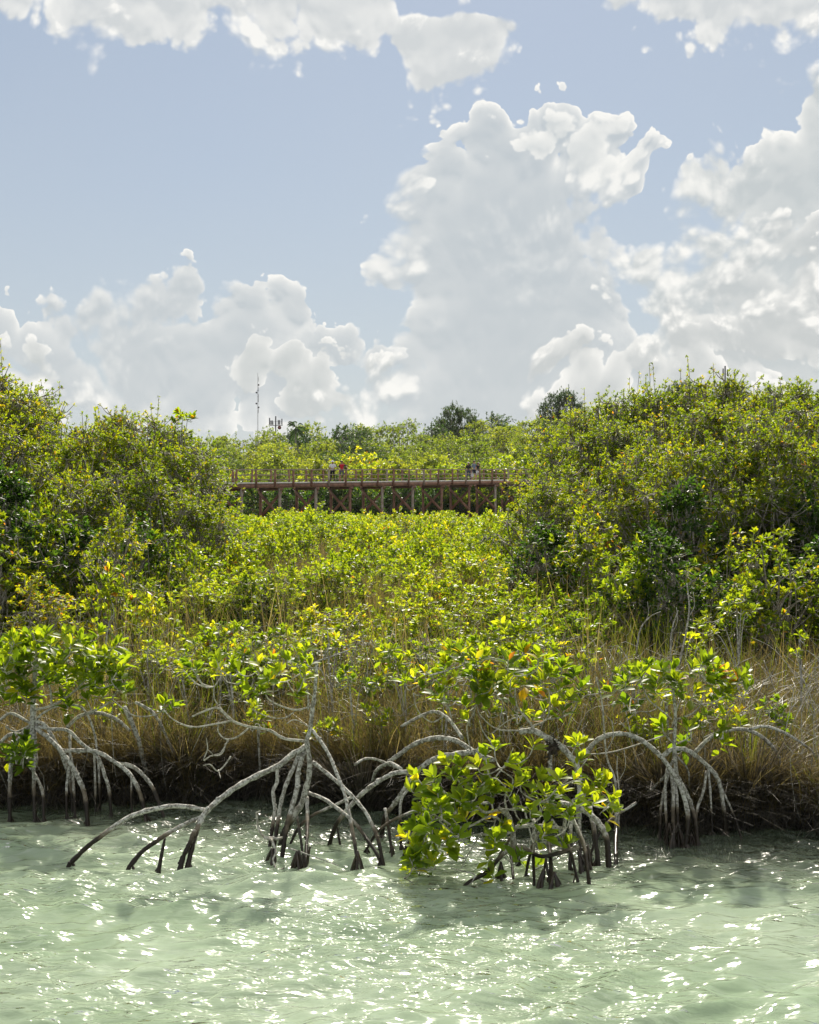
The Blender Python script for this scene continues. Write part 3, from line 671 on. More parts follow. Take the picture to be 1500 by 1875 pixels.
# ------------------------------------------------------------ grass
def blades(mb, rng, P, H, W, lean, bend, tint, seg=4, az=None):
    """curved ribbons; P bases"""
    n = len(P); a = rng.uniform(0, 2*pi, n) if az is None else az
    d = np.stack([np.cos(a), np.sin(a), 0*a], 1); f = rng.uniform(0, 2*pi, n); s = np.stack([np.cos(f), np.sin(f), 0*f], 1)
    t = np.linspace(0, 1, seg+1)
    hh = H[:, None]*(t*(1-.35*np.clip(bend, 0, 1.6)[:, None]*t)); rr = H[:, None]*(lean[:, None]*t+bend[:, None]*t**2.2)
    C = P[:, None, :]+d[:, None, :]*rr[..., None]; C[..., 2] += hh
    w = W[:, None]*(1-t**1.6)[None]+.0006
    A = C-s[:, None, :]*w[..., None]; B = C+s[:, None, :]*w[..., None]
    V = np.stack([A, B], 2).reshape(n, -1, 3); m = V.shape[1]
    k = np.arange(seg)*2; q = np.stack([k, k+1, k+3, k+2], 1)
    Q = (q[None]+(np.arange(n)*m)[:, None, None]).reshape(-1, 4)
    mb.add(V.reshape(-1, 3), Q, None, np.repeat(np.clip(tint, 0, 1), m))
def build_grass():
    rng = np.random.default_rng(3)
    # dense dry sedge across the bank
    n = 120000; mb = MB()
    d = rng.random(n)**1.35*11.0; x = rng.uniform(-.5, .5, n); X = x*2*(4.9+.30*d); Y = shoreY(X)+.08+d
    den = .6*vnoise(X*1.6, Y*1.6, 41)+.7*vnoise(X*5.0, Y*5.0, 46); keep = den+rng.uniform(-.5, .9, n) > -.05; X, Y, d, den = X[keep], Y[keep], d[keep], den[keep]; n = len(X)
    g = groundZ(X, Y)-.02
    hn = vnoise(X*1.1, Y*1.1, 42)
    H = (.52+.20*hn)*rng.uniform(.45, 1.4, n)*np.interp(d, [0, .3, 1.2, 3, 7, 11], [.8, 1.05, 1.1, 1.0, .8, .65])*(1+.35*vnoise(X*3.6, Y*3.6, 47))
    tn = .36+.15*vnoise(X*2.2, Y*2.2, 43)+.10*vnoise(X*6, Y*6, 48)+rng.normal(0, .13, n); tn = np.clip(tn, 0, .74)
    gr = rng.random(n) < np.clip(.16+.10*(X > 1)+.24*vnoise(X*1.3, Y*1.3, 44), 0, 1); tn = np.where(gr, rng.uniform(.80, 1, n), tn)
    blades(mb, rng, np.stack([X, Y, g], 1), H, rng.uniform(.0016, .0042, n), rng.uniform(.0, .5, n), np.abs(rng.normal(.25, .45, n)), tn)
    # straw in the gaps between the low shrubs further back
    n = 24000; Y = 18+rng.random(n)**1.5*42; X = rng.uniform(-.125, .10, n)*Y; g = groundZ(X, Y)
    blades(mb, rng, np.stack([X, Y, g], 1), rng.uniform(.7, 1.25, n), rng.uniform(.003, .008, n), rng.uniform(0, .4, n), np.abs(rng.normal(.2, .3, n)), np.clip(rng.normal(.42, .14, n), 0, .74), 3)
    # sedge leaning out over the edge of the bank
    n = 14000; X = rng.uniform(-5.2, 5.2, n); Y = shoreY(X)+rng.uniform(.04, .42, n); g = groundZ(X, Y)
    blades(mb, rng, np.stack([X, Y, g-.02], 1), rng.uniform(.28, .66, n)*(1+.3*vnoise(X*3, Y*3, 52)), rng.uniform(.0016, .004, n), rng.uniform(.0, .45, n), np.abs(rng.normal(.45, .4, n)), np.clip(rng.normal(.30, .16, n), 0, .9), 5, rng.normal(-pi/2, .9, n))
    # tangled flattened straw
    n = 26000; d = rng.random(n)**1.2*9; X = rng.uniform(-1, 1, n)*(4.9+.3*d); Y = shoreY(X)+d; g = groundZ(X, Y)+rng.uniform(0, .28, n)
    blades(mb, rng, np.stack([X, Y, g], 1), rng.uniform(.12, .3, n), rng.uniform(.0015, .0035, n), rng.uniform(.6, 2.0, n), rng.uniform(.2, 1.2, n), rng.uniform(.1, .62, n), 3)
    tag(mb.build('dry_grass', M['grass'], None, True), 'mass of dry tan sedge and grass covering the bank behind the mangrove roots', 'grass', None, 'stuff')
    # tall green reeds in loose patches
    mb = MB(); n = 9000; d = rng.random(n)*9; X = rng.uniform(-1, 1, n)*(4.9+.3*d); Y = shoreY(X)+.3+d
    k = vnoise(X*1.9, Y*1.5, 45)+rng.uniform(-.4, .5, n) > .38; X, Y = X[k], Y[k]; n = len(X)
    blades(mb, rng, np.stack([X, Y, groundZ(X, Y)], 1), rng.uniform(.55, 1.05, n), rng.uniform(.003, .006, n), rng.uniform(0, .15, n), np.abs(rng.normal(.08, .16, n)), np.where(rng.random(n) < .8, rng.uniform(.8, 1, n), rng.uniform(.45, .7, n)), 5)
    tag(mb.build('green_reeds', M['grass'], None, True), 'scattered tall fresh green reed blades rising out of the dry grass', 'reeds', None, 'stuff')
    # reeds among the nearer shrubs
    mb = MB(); n = 3600; Y = rng.uniform(12.6, 19, n); X = rng.uniform(-.22, .13, n)*Y; k = vnoise(X*2.3, Y*1.8, 49)+rng.uniform(-.5, .5, n) > .15; X, Y = X[k], Y[k]; n = len(X)
    blades(mb, rng, np.stack([X, Y, groundZ(X, Y)], 1), rng.uniform(.8, 1.45, n), rng.uniform(.0025, .006, n), rng.uniform(0, .25, n), np.abs(rng.normal(.15, .25, n)), np.where(rng.random(n) < .3, rng.uniform(.8, 1, n), rng.uniform(.2, .68, n)), 5)
    tag(mb.build('mixed_reeds', M['grass'], None, True), 'tall mixed green and straw reeds growing between the nearer low shrubs', 'reeds', None, 'stuff')
    # grey dead blades hanging over the cut bank
    mb = MB(); n = 15000; X = rng.uniform(-5, 5, n); Y = shoreY(X)+rng.uniform(.02, .45, n); g = groundZ(X, Y)+rng.uniform(-.05, .12, n)
    az = rng.normal(-pi/2, .8, n)
    blades(mb, rng, np.stack([X, Y, g], 1), rng.uniform(.12, .34, n), rng.uniform(.0018, .004, n), rng.uniform(.1, .8, n), rng.uniform(.5, 2.2, n), rng.uniform(0, .9, n), 5, az)
    n2 = 9000; X = rng.uniform(-5, 5, n2); Y = shoreY(X)+rng.uniform(-.02, .25, n2); g = groundZ(X, Y)
    P = np.stack([X, Y, np.maximum(g, .12)], 1); 
    b2 = MB(); blades(mb, rng, P, -rng.uniform(.05, .22, n2), rng.uniform(.0015, .004, n2), rng.uniform(-1.6, -.2, n2), rng.uniform(-.6, .0, n2), rng.uniform(0, .6, n2), 3, rng.normal(-pi/2, .7, n2))
    tag(mb.build('dead_grass_fringe', M['dead'], None, True), 'fringe of grey dead grass drooping over the dark cut bank', 'dead grass', None, 'stuff')

def build_tussocks():
    rng = np.random.default_rng(8)
    # thin bare twigs tangled through the bank grass
    mb = MB()
    for i in range(620):
        X = rng.uniform(-4.6, 4.6); d = rng.uniform(.0, 3.2)**1.0; Y = float(shoreY(X))+d; g = float(groundZ(X, Y)); h = rng.uniform(.25, .85)
        a = rng.uniform(0, 2*pi); l = rng.uniform(.1, .5)
        p0 = np.array([X, Y, g-.02]); p2 = p0+(cos(a)*l, sin(a)*l, h); p1 = (p0+p2)/2+rng.normal(0, .07, 3); p3 = p2+(cos(a+1)*l*.5, sin(a+1)*l*.4, rng.uniform(-.1, .15))
        W = smooth_path([p0, p1, p2, p3], 3); tube(mb, W, np.linspace(.0050, .0018, len(W))*rng.uniform(.6, 1.2), 4)
        for _ in range(2):
            q = W[rng.integers(3, len(W)-2)]; e = q+rng.normal(0, .10, 3)+(0, 0, .06); tube(mb, [q, (q+e)/2+rng.normal(0, .015, 3), e], [.0026, .002, .0012], 3)
    tag(mb.build('twig_tangle', M['bark_dry'], None, True), 'tangle of thin bare grey twigs standing through the bank grass', 'twigs', None, 'stuff')
    for px, py, Y, wd, lab in ((665, 1452, 11.15, 1.0, 'large grey dead sedge tussock fanning out behind the middle roots'), (1372, 1440, 10.6, .9, 'grey dead sedge tussock behind the right mangrove arches'), (1215, 1448, 10.5, .6, 'small tussock of dead blades behind the right mangrove trunk'), (330, 1440, 11.5, .55, 'low dead tussock at the bank edge right of the left mangrove')):
        p = at(px, py, Y); g = float(groundZ(p[0], Y)); t = thing('sedge_tussock', (p[0], Y, g-.03), lab, 'tussock', 'dead sedge tussocks')
        n = 420; a = rng.uniform(0, 2*pi, n); r = rng.random(n)*.10*wd
        P = np.stack([np.cos(a)*r, np.sin(a)*r, 0*a], 1)
        mb = MB(); blades(mb, rng, P, rng.uniform(.35, .75, n)*wd**.5, rng.uniform(.004, .010, n), rng.uniform(.15, .75, n), rng.uniform(.0, .7, n), rng.uniform(0, 1, n), 5, a+rng.normal(0, .3, n))
        mb.build('dead_blades', M['dead'], t, True)
        mb = MB(); n = 40; blades(mb, rng, P[:n], rng.uniform(.5, .9, n)*wd**.5, rng.uniform(.003, .005, n), rng.uniform(.0, .2, n), rng.uniform(0, .3, n), rng.uniform(.8, 1, n), 5)
        mb.build('green_blades', M['grass'], t, True)

# ------------------------------------------------------------ foreground mangroves
class Mangrove:
    def __init__(s, name, label, px, py, Y, seed, cat='mangrove', group=None):
        s.o = np.array(at(px, py, Y)); s.o[2] = 0.0
        s.t = thing(name, tuple(s.o), label, cat, group); s.rng = np.random.default_rng(seed)
        s.samples = []; s.sY = []; s.bw = MB(); s.tw = MB(); s.lf = MB(); s.nb = 0; s.nt = 0
    def path(s, pts, Y0, Y1, step=5):
        P = np.array(pts, float); L = np.concatenate([[0], np.cumsum(np.hypot(*np.diff(P, axis=0).T))]); L /= L[-1]
        Ys = Y0+(Y1-Y0)*L; W = np.array([at(p[0], p[1], y) for p, y in zip(P, Ys)])-s.o
        return smooth_path(W, step)
    def root(s, pts, r0, r1, Y0=None, Y1=None, foot=True, fans=3):
        """prop root: arches down from Y0; the last point is where it enters the water"""
        Y0 = Y0 or s.Y
        if foot: Y1 = waterY(pts[-1][1])
        elif Y1 is None: Y1 = Y0
        W = s.path(pts, Y0, Y1); n = len(W)
        r = np.interp(np.linspace(0, 1, n), [0, .75, 1], [r0, (r0+r1)/2, r1])
        if foot:
            d = norm(W[-1]-W[-3]); d = norm(d+np.array([0, 0, -.8])); ext = W[-1]+d*np.array([[.18], [.45]]); W = np.vstack([W, ext]); r = np.append(r, [r[-1]*1.25, r[-1]])
        mb = MB(); r = r*(1+0.05*np.sin(np.arange(len(r))*1.7+s.rng.uniform(0, 6)))*s.rng.uniform(.8, 1.12); tube(mb, W, r, 9, .5, .10, s.rng)
        for _ in range(int(len(W)*.5)):    # knots and scars
            i = s.rng.integers(1, len(W)-1); c = W[i]+s.rng.normal(0, 1, 3)*r[i]*.35
            tube(mb, [c-np.array([0, 0, r[i]*.5]), c, c+np.array([0, 0, r[i]*.5])], [r[i]*.5, r[i]*.85, r[i]*.5], 6)
        s.nb += 1; ob = mb.build('prop_root', M['bark'], s.t, True)
        if foot and fans:
            f = MB(); b = W[-3]
            for _ in range(fans):
                a = s.rng.uniform(0, 2*pi); e = b+np.array([cos(a)*.09*s.rng.uniform(.4, 1.3), sin(a)*.09, -.30]); st = b+(W[-4]-b)*s.rng.uniform(0.2, 1.2)
                m = (st+e)/2+np.array([cos(a)*.035, sin(a)*.035, .02])
                tube(f, smooth_path([st, m, e], 4), np.linspace(r1*.5, r1*.9, 9), 6, .5, .1, s.rng)
            f.build('rootlets', M['dark_root'], ob, True)
        return W
    def trunk(s, pts, r0, r1, Y0, Y1):
        W = s.path(pts, Y0, Y1, 6); mb = MB(); n = len(W)
        tube(mb, W, np.linspace(r0, r1, n)*(1+s.rng.normal(0, .06, n)), 10, .5, .08, s.rng); mb.build('trunk', M['bark'], s.t, True); s.samples.append(W[n//3:])
    def branch(s, pts, r0, r1, Y0, Y1):
        W = s.path(pts, Y0, Y1); n = len(W); bm = MB(); tube(bm, W, np.linspace(r0, r1, n)*(1+s.rng.normal(0, .05, n)), 7, .5, .06, s.rng); bm.build('branch', M['bark_dry'], s.t, True); s.samples.append(W)
    def stump(s, x0, x1, py, Y, n):
        """cluster of stubby wet roots splayed in a cone round a point of the water line"""
        c = at((x0+x1)/2, py, waterY(py))-s.o; c[2] = 0; half = (x1-x0)/2*waterY(py)/F; r_ = s.rng
        for i in range(max(1, n//2)):
            mb = MB(); cc = c+np.array([r_.uniform(-.8, .8)*half, r_.uniform(-.1, .1), 0]); top = cc+np.array([r_.normal(0, .01), 0, r_.uniform(.05, .15)])
            for k in range(r_.integers(3, 6)):
                a = r_.uniform(0, 2*pi); sp = r_.uniform(.02, .07); e = cc+np.array([cos(a)*sp, sin(a)*sp, -.2]); m = (top+e)/2+np.array([cos(a)*sp*.4, sin(a)*sp*.4, .02])
                tube(mb, smooth_path([top, m, e], 4), np.linspace(.006, .016*r_.uniform(.7, 1.5), 9), 7, .5, .15, r_)
            mb.build('root_stump', M['dark_root'], s.t, True)
    def rosettes(s, L_, Y, dy=.25, leaf=.12, w=.026, n=(7, 11), tint=(.60, .11), old=.035, spread=(18, 70), below=.4):
        P = np.array([at(x+s.rng.normal(0, 2), y, Y+s.rng.uniform(-dy, dy)) for x, y in L_])-s.o
        A = np.concatenate(s.samples) if s.samples else np.zeros((1, 3)); T = []
        cen = P.mean(0); D = []
        for p in P:
            # twig from the nearest lower branch point, ending upright
            cost = np.linalg.norm(A-p, axis=1)+.9*np.maximum(0, A[:, 2]-p[2]+.03); a = A[np.argmin(cost)]
            out = (p-cen)*np.array([1, 1, .3]); d = norm(norm(out)*.45+np.array([0, 0, 1.0])+s.rng.normal(0, .22, 3))
            k = np.linalg.norm(p-a); q = p-d*min(.10, k*.4); m = (a+q)/2+np.array([0, 0, -.10*k])+s.rng.normal(0, .04*k, 3)
            W = smooth_path([a, m, q, p], 4); tw = MB() if s.nt < 98 else s.tw; s.nt += 1; tube(tw, W, np.linspace(.0062 if k > .25 else .0048, .0035, len(W)), 5, .5, .05, s.rng)
            s.samples.append(W[2:-2]); D.append(d)
            if tw is not s.tw: tw.build('twig', M['bark_dry'], s.t, True)
            if len(T) % 4 == 0: A = np.concatenate(s.samples)
            T.append(p)
        D = np.array(D)
        rosette_leaves(s.lf, s.rng, P, D, leaf, w, n, tint, 'hi', spread, old, .35)
        # a looser lower whorl on part of the twigs
        k = s.rng.random(len(P)) < below
        rosette_leaves(s.lf, s.rng, P[k]-D[k]*.055, D[k], leaf*.9, w, (3, 5), (tint[0]-.08, tint[1]), 'hi', (60, 105), old*1.8, .3)
    def fill(s, cx, cy, rx, ry, cnt, Y, **k):
        a = s.rng.uniform(0, 2*pi, cnt); r = np.sqrt(s.rng.random(cnt)); s.rosettes(list(zip(cx+rx*r*np.cos(a), cy+ry*r*np.sin(a))), Y, **k)
    def done(s):
        if s.tw.n: tag(s.tw.build('twigs', M['bark_dry'], s.t, True), kind='stuff')
        if s.lf.n: s.lf.build('leaves', M['leaf_near'], s.t, True)

def z3(pts, ox, oy): return [(ox+x/3.0, oy+y/3.0) for x, y in pts]
def build_mangroves():
    # ---- left mangrove
    m = Mangrove('mangrove_tree', 'leafy mangrove on arching pale roots at the left edge of the picture', 60, 1330, 10.9, 1); m.Y = 10.9
    m.trunk([(62, 1400), (60, 1345), (60, 1320), (61, 1285), (63, 1250), (66, 1205)], .030, .016, 10.9, 10.9)
    for p, r in (([(62, 1330), (100, 1362), (130, 1400), (150, 1440), (157, 1468), (160, 1503)], .026), ([(85, 1345), (112, 1373), (140, 1374), (175, 1376), (205, 1392), (235, 1415), (255, 1450), (268, 1500)], .020),
                 ([(62, 1328), (95, 1335), (125, 1338), (150, 1362), (178, 1385), (192, 1420), (200, 1450), (204, 1496)], .016), ([(215, 1398), (245, 1405), (275, 1435), (290, 1470), (302, 1502)], .018),
                 ([(58, 1335), (50, 1390), (65, 1420), (78, 1452), (80, 1504)], .017), ([(56, 1330), (36, 1350), (22, 1390), (18, 1440), (18, 1500)], .018), ([(60, 1340), (62, 1400), (62, 1440), (64, 1502)], .016),
                 ([(128, 1345), (128, 1395), (122, 1440), (122, 1500)], .014), ([(130, 1385), (134, 1430), (138, 1499)], .016), ([(66, 1322), (84, 1330), (112, 1380), (128, 1430), (134, 1492)], .017),
                 ([(60, 1325), (80, 1305), (110, 1292), (150, 1296), (172, 1340), (180, 1400), (184, 1488)], .014), ([(173, 1380), (174, 1430), (175, 1490)], .012), ([(241, 1425), (240, 1460), (243, 1497)], .011), ([(40, 1345), (10, 1350), (-20, 1400), (-30, 1490)], .018)):
        m.root(p, r*.78, r*.74, 10.9)
    for p, r, Y1 in (([(122, 1333), (145, 1312), (175, 1305), (210, 1315), (238, 1338)], .015, 11.3), ([(228, 1295), (250, 1345), (262, 1390), (274, 1440)], .017, 11.4), ([(248, 1286), (280, 1305), (303, 1345), (320, 1395), (322, 1440)], .014, 11.5), ([(0, 1318), (20, 1306), (45, 1318), (60, 1328)], .012, 10.9)):
        m.root(p, r, r*.9, 11.1, Y1, foot=False)
    for p in ([(62, 1270), (40, 1235), (20, 1200)], [(62, 1255), (95, 1225), (120, 1190)], [(64, 1300), (100, 1290), (140, 1262), (170, 1225)], [(66, 1205), (64, 1180), (60, 1160)], [(95, 1292), (92, 1262), (85, 1240)], [(140, 1262), (190, 1250), (225, 1235)], [(150, 1310), (195, 1290), (215, 1265)], [(60, 1325), (30, 1340), (10, 1330)], [(55, 1345), (45, 1370), (30, 1385)]):
        m.branch(p, .011, .006, 10.9, 10.75)
    m.fill(112, 1200, 130, 52, 74, 10.8, dy=.35, n=(7, 10), tint=(.68, .11)); m.fill(40, 1235, 60, 45, 22, 10.9, dy=.3, tint=(.6, .12)); m.fill(195, 1235, 50, 36, 16, 10.7, tint=(.7, .1)); m.fill(32, 1372, 32, 30, 11, 10.6, tint=(.42, .1)); m.fill(5, 1180, 60, 40, 16, 11.1)
    m.rosettes([(300, 1285), (318, 1290), (232, 1262), (110, 1272), (125, 1290), (10, 1275), (160, 1278)], 10.8); m.done()

    # ---- long-rooted middle mangrove
    m = Mangrove('mangrove_tree', 'nearly leafless mangrove whose long pale root arches far left over the water', 540, 1450, 9.9, 2); m.Y = 9.9
    m.trunk([(515, 1548), (523, 1520), (540, 1490), (552, 1473), (560, 1447), (566, 1420), (567, 1393), (562, 1357), (567, 1340), (573, 1293), (577, 1262), (580, 1215)], .026, .011, 9.85, 9.9)
    m.root([(560, 1367), (533, 1383), (510, 1402), (467, 1422), (430, 1443), (400, 1466), (377, 1487), (363, 1513), (353, 1545), (343, 1590)], .021, .019, 9.9)
    m.root([(378, 1484), (340, 1477), (310, 1477), (267, 1485), (230, 1500), (187, 1530), (157, 1553), (128, 1582)], .018, .020, 9.45, fans=1)
    m.root([(372, 1496), (347, 1505), (310, 1525), (283, 1543), (260, 1560), (237, 1587)], .015, .017, 9.4, fans=1)
    m.root([(302, 1535), (297, 1560), (291, 1591)], .008, .014, 9.25, fans=2)
    m.root([(357, 1520), (345, 1550), (335, 1570), (330, 1591)], .013, .019, 9.25, fans=1)
    for p, r in (([(572, 1337), (587, 1357), (603, 1383), (617, 1417), (630, 1450), (638, 1483), (645, 1520), (652, 1560), (655, 1598)], .013), ([(573, 1395), (600, 1417), (627, 1440), (650, 1463), (670, 1488), (683, 1513), (693, 1540), (702, 1583)], .012),
                 ([(565, 1452), (593, 1463), (627, 1487), (650, 1507), (667, 1530), (690, 1563), (697, 1582)], .012), ([(552, 1370), (537, 1407), (523, 1440), (513, 1477), (507, 1520), (500, 1562)], .014), ([(557, 1373), (547, 1410), (543, 1447), (533, 1483), (523, 1523), (517, 1566)], .016),
                 ([(508, 1405), (507, 1433), (500, 1450), (503, 1483), (497, 1527), (492, 1562)], .013), ([(562, 1460), (563, 1500), (562, 1533), (560, 1580)], .013), ([(543, 1490), (550, 1533), (556, 1572)], .009)):
        m.root(p, r, r*.95, 9.9)
    m.stump(478, 505, 1568, 9.5, 5); m.stump(540, 574, 1575, 9.4, 6); m.stump(650, 680, 1590, 9.2, 4)
    for p, r in (([(558, 1357), (520, 1352), (493, 1337), (453, 1330), (423, 1318), (400, 1297), (380, 1300), (352, 1312)], .011), ([(427, 1320), (407, 1300), (393, 1280), (392, 1258)], .006), ([(455, 1334), (433, 1350), (413, 1353), (400, 1340), (400, 1322)], .007),
                 ([(418, 1354), (405, 1378), (385, 1385), (373, 1392), (380, 1372), (378, 1352)], .006), ([(413, 1362), (408, 1378), (395, 1384), (382, 1374)], .005), ([(423, 1385), (410, 1403), (398, 1412), (385, 1400), (372, 1402)], .006), ([(423, 1320), (387, 1327), (350, 1331), (318, 1318), (300, 1300)], .007), ([(400, 1410), (404, 1425)], .004),
                 ([(570, 1293), (543, 1300), (513, 1292), (490, 1278), (480, 1250), (470, 1225)], .007), ([(565, 1300), (563, 1267), (552, 1240), (545, 1205)], .006), ([(543, 1300), (520, 1315), (490, 1312), (460, 1298)], .005), ([(480, 1335), (470, 1325), (462, 1340)], .004), ([(565, 1330), (540, 1318), (525, 1325)], .005)):
        m.branch(p, r, r*.55, 9.9, 9.8)
    m.branch([(470, 1487), (471, 1505), (475, 1522), (485, 1534), (500, 1538)], .007, .009, 9.5, 9.5); m.branch([(477, 1485), (470, 1488)], .006, .005, 9.5, 9.5)
    m.branch([(485, 1534), (510, 1536), (528, 1530)], .012, .010, 9.5, 9.6); m.branch([(497, 1537), (505, 1560), (500, 1575), (509, 1602)], .009, .006, 9.5, 9.25); m.branch([(528, 1553), (570, 1567), (620, 1585)], .006, .003, 9.4, 9.2); m.branch([(478, 1600), (500, 1597), (520, 1590)], .006, .006, 9.2, 9.25)
    m.rosettes([(545, 1190), (553, 1208), (538, 1222), (520, 1228), (567, 1215), (475, 1212), (462, 1222), (440, 1238), (455, 1258), (432, 1225), (515, 1252), (545, 1258), (508, 1225), (360, 1222), (345, 1216), (330, 1224), (395, 1205), (410, 1230), (530, 1205), (492, 1240), (560, 1185), (400, 1222), (560, 1235), (480, 1262), (500, 1205), (550, 1270), (425, 1212)], 9.8, dy=.3, leaf=.105); m.done()

    # ---- mangrove behind the front bush
    m = Mangrove('mangrove_tree', 'sparse mangrove with curved pale trunk and orange-flecked leaves behind the leafy bush by the water', 1000, 1380, 9.8, 3); m.Y = 9.8
    m.trunk([(1060, 1500), (1062, 1440), (1055, 1400), (1043, 1383), (1023, 1363), (1000, 1350), (977, 1338), (952, 1340)], .022, .020, 9.7, 9.8)
    for p, r, Y0 in (([(893, 1366), (867, 1377), (817, 1383), (783, 1397), (757, 1420), (738, 1450), (720, 1475), (705, 1495), (699, 1530)], .017, 9.8), ([(765, 1416), (740, 1414), (717, 1418), (690, 1433), (667, 1450), (650, 1467), (630, 1490), (613, 1516), (603, 1548)], .015, 9.7),
                     ([(900, 1470), (800, 1475), (753, 1488), (720, 1502), (693, 1522), (668, 1560)], .013, 9.6), ([(645, 1460), (607, 1477), (573, 1493), (548, 1514), (530, 1550)], .012, 9.9), ([(753, 1440), (735, 1465), (733, 1510), (735, 1560)], .010, 9.7),
                     ([(705, 1480), (712, 1520), (718, 1566)], .011, 9.7), ([(617, 1510), (620, 1530), (623, 1548)], .008, 9.9), ([(1025, 1470), (1063, 1480), (1087, 1497), (1103, 1517), (1112, 1540), (1115, 1590)], .018, 9.5), ([(1040, 1480), (1060, 1523), (1070, 1550), (1075, 1583), (1079, 1618)], .013, 9.3),
                     ([(1060, 1480), (1062, 1530), (1063, 1600)], .013, 9.5), ([(1080, 1475), (1088, 1520), (1096, 1585)], .014, 9.6), ([(1048, 1478), (1045, 1530), (1044, 1596)], .014, 9.5), ([(1130, 1510), (1128, 1540), (1128, 1580)], .013, 9.8), ([(885, 1480), (830, 1490), (780, 1510), (748, 1545), (738, 1575)], .014, 9.5), ([(775, 1490), (765, 1520), (760, 1570)], .012, 9.5), ([(1165, 1470), (1120, 1500), (1096, 1530), (1080, 1570)], .009, 9.7)):
        m.root(p, r, r*.95, Y0)
    for p, r, Y1 in (([(905, 1392), (875, 1382), (843, 1360), (817, 1352), (793, 1352), (760, 1362), (733, 1380), (712, 1395)], .017, 10.4), ([(847, 1352), (830, 1327), (813, 1310), (793, 1303), (767, 1313), (735, 1330)], .013, 10.5), ([(735, 1408), (713, 1397), (690, 1410), (682, 1430)], .011, 10.5), ([(650, 1400), (667, 1390), (687, 1390), (712, 1400), (735, 1410)], .010, 10.4), ([(1007, 1375), (1008, 1395), (1006, 1425)], .018, 9.8)):
        m.root(p, r, r*.85, 9.9, Y1, foot=False)
    m.stump(1050, 1115, 1590, 9.3, 6); m.stump(705, 740, 1570, 9.6, 4)
    for p, r in (([(978, 1340), (975, 1330), (960, 1310), (947, 1293), (943, 1262), (948, 1235)], .009), ([(975, 1330), (1000, 1318), (1007, 1290), (1005, 1262)], .007), ([(1000, 1317), (1030, 1313), (1052, 1298), (1060, 1270)], .006), ([(952, 1338), (910, 1335), (880, 1310), (873, 1290)], .006), ([(905, 1368), (885, 1340), (878, 1320)], .006), ([(960, 1310), (930, 1320), (900, 1345)], .005), ([(830, 1327), (820, 1290), (800, 1250), (780, 1230)], .006), ([(815, 1310), (790, 1322), (765, 1300), (757, 1270)], .005), ([(862, 1375), (855, 1330), (870, 1300), (872, 1260)], .005), ([(905, 1500), (900, 1440), (925, 1400), (940, 1370)], .006)):
        m.branch(p, r, r*.6, 9.8, 9.75)
    m.rosettes(z3([(420, 280), (500, 310), (550, 280), (780, 270), (860, 290), (990, 350), (330, 370), (240, 390), (210, 470), (130, 430), (330, 450), (480, 390), (510, 420), (590, 370), (630, 470), (720, 370), (740, 450), (680, 420), (800, 430), (880, 430), (990, 460), (1100, 460), (1020, 530), (450, 560), (470, 640), (780, 600), (900, 590), (1010, 600), (930, 560), (840, 640), (700, 470), (560, 400), (640, 450), (760, 330), (820, 350), (900, 370), (400, 420), (1060, 400), (700, 320), (180, 420), (300, 500), (850, 500)], 700, 1100), 9.75, dy=.35, leaf=.108, tint=(.62, .12), old=.09); m.fill(900, 1225, 130, 50, 30, 9.9, dy=.35, leaf=.10, tint=(.6, .12), old=.08); m.done()
    n = thing('termite_nest', tuple(at(1012, 1371, 9.75)), 'dark rough clump of dead roots stuck on the pale curved trunk', 'nest')
    mb = MB(); rg = np.random.default_rng(4)
    for i in range(60):
        a = rg.normal(0, .022, 3); b = a+rg.normal(0, .03, 3)+(0, 0, .01); tube(mb, smooth_path([a, (a+b)/2+rg.normal(0, .01, 3), b], 3), .005, 4)
    for i in range(10): a = rg.normal(0, .014, 3); tube(mb, [a-(0, 0, .025), a, a+(0, 0, .025)], [.012, .024, .012], 7, .5, .15, rg)
    mb.build('dead_roots', M['dark_root'], n)

    # ---- front leafy bush over the water
    m = Mangrove('mangrove_bush', 'bright leafy mangrove bush leaning out over the water in the foreground', 940, 1560, 8.95, 4); m.Y = 8.95
    m.trunk([(838, 1640), (857, 1617), (887, 1600), (907, 1580), (927, 1560), (953, 1550), (967, 1557), (990, 1568), (1020, 1563), (1060, 1551)], .012, .014, 8.7, 9.0)
    m.trunk([(950, 1585), (941, 1548), (938, 1520), (930, 1493), (913, 1480)], .022, .015, 8.95, 9.05)
    m.branch([(1032, 1562), (1033, 1533), (1033, 1517), (1038, 1490), (1050, 1465)], .015, .010, 9.0, 9.1); m.branch([(943, 1515), (983, 1512), (1032, 1517)], .012, .011, 9.0, 9.05)
    m.branch([(838, 1640), (870, 1605), (850, 1596), (825, 1590)], .006, .003, 8.7, 8.8); m.branch([(740, 1608), (765, 1620), (790, 1615)], .004, .002, 8.8, 8.8)
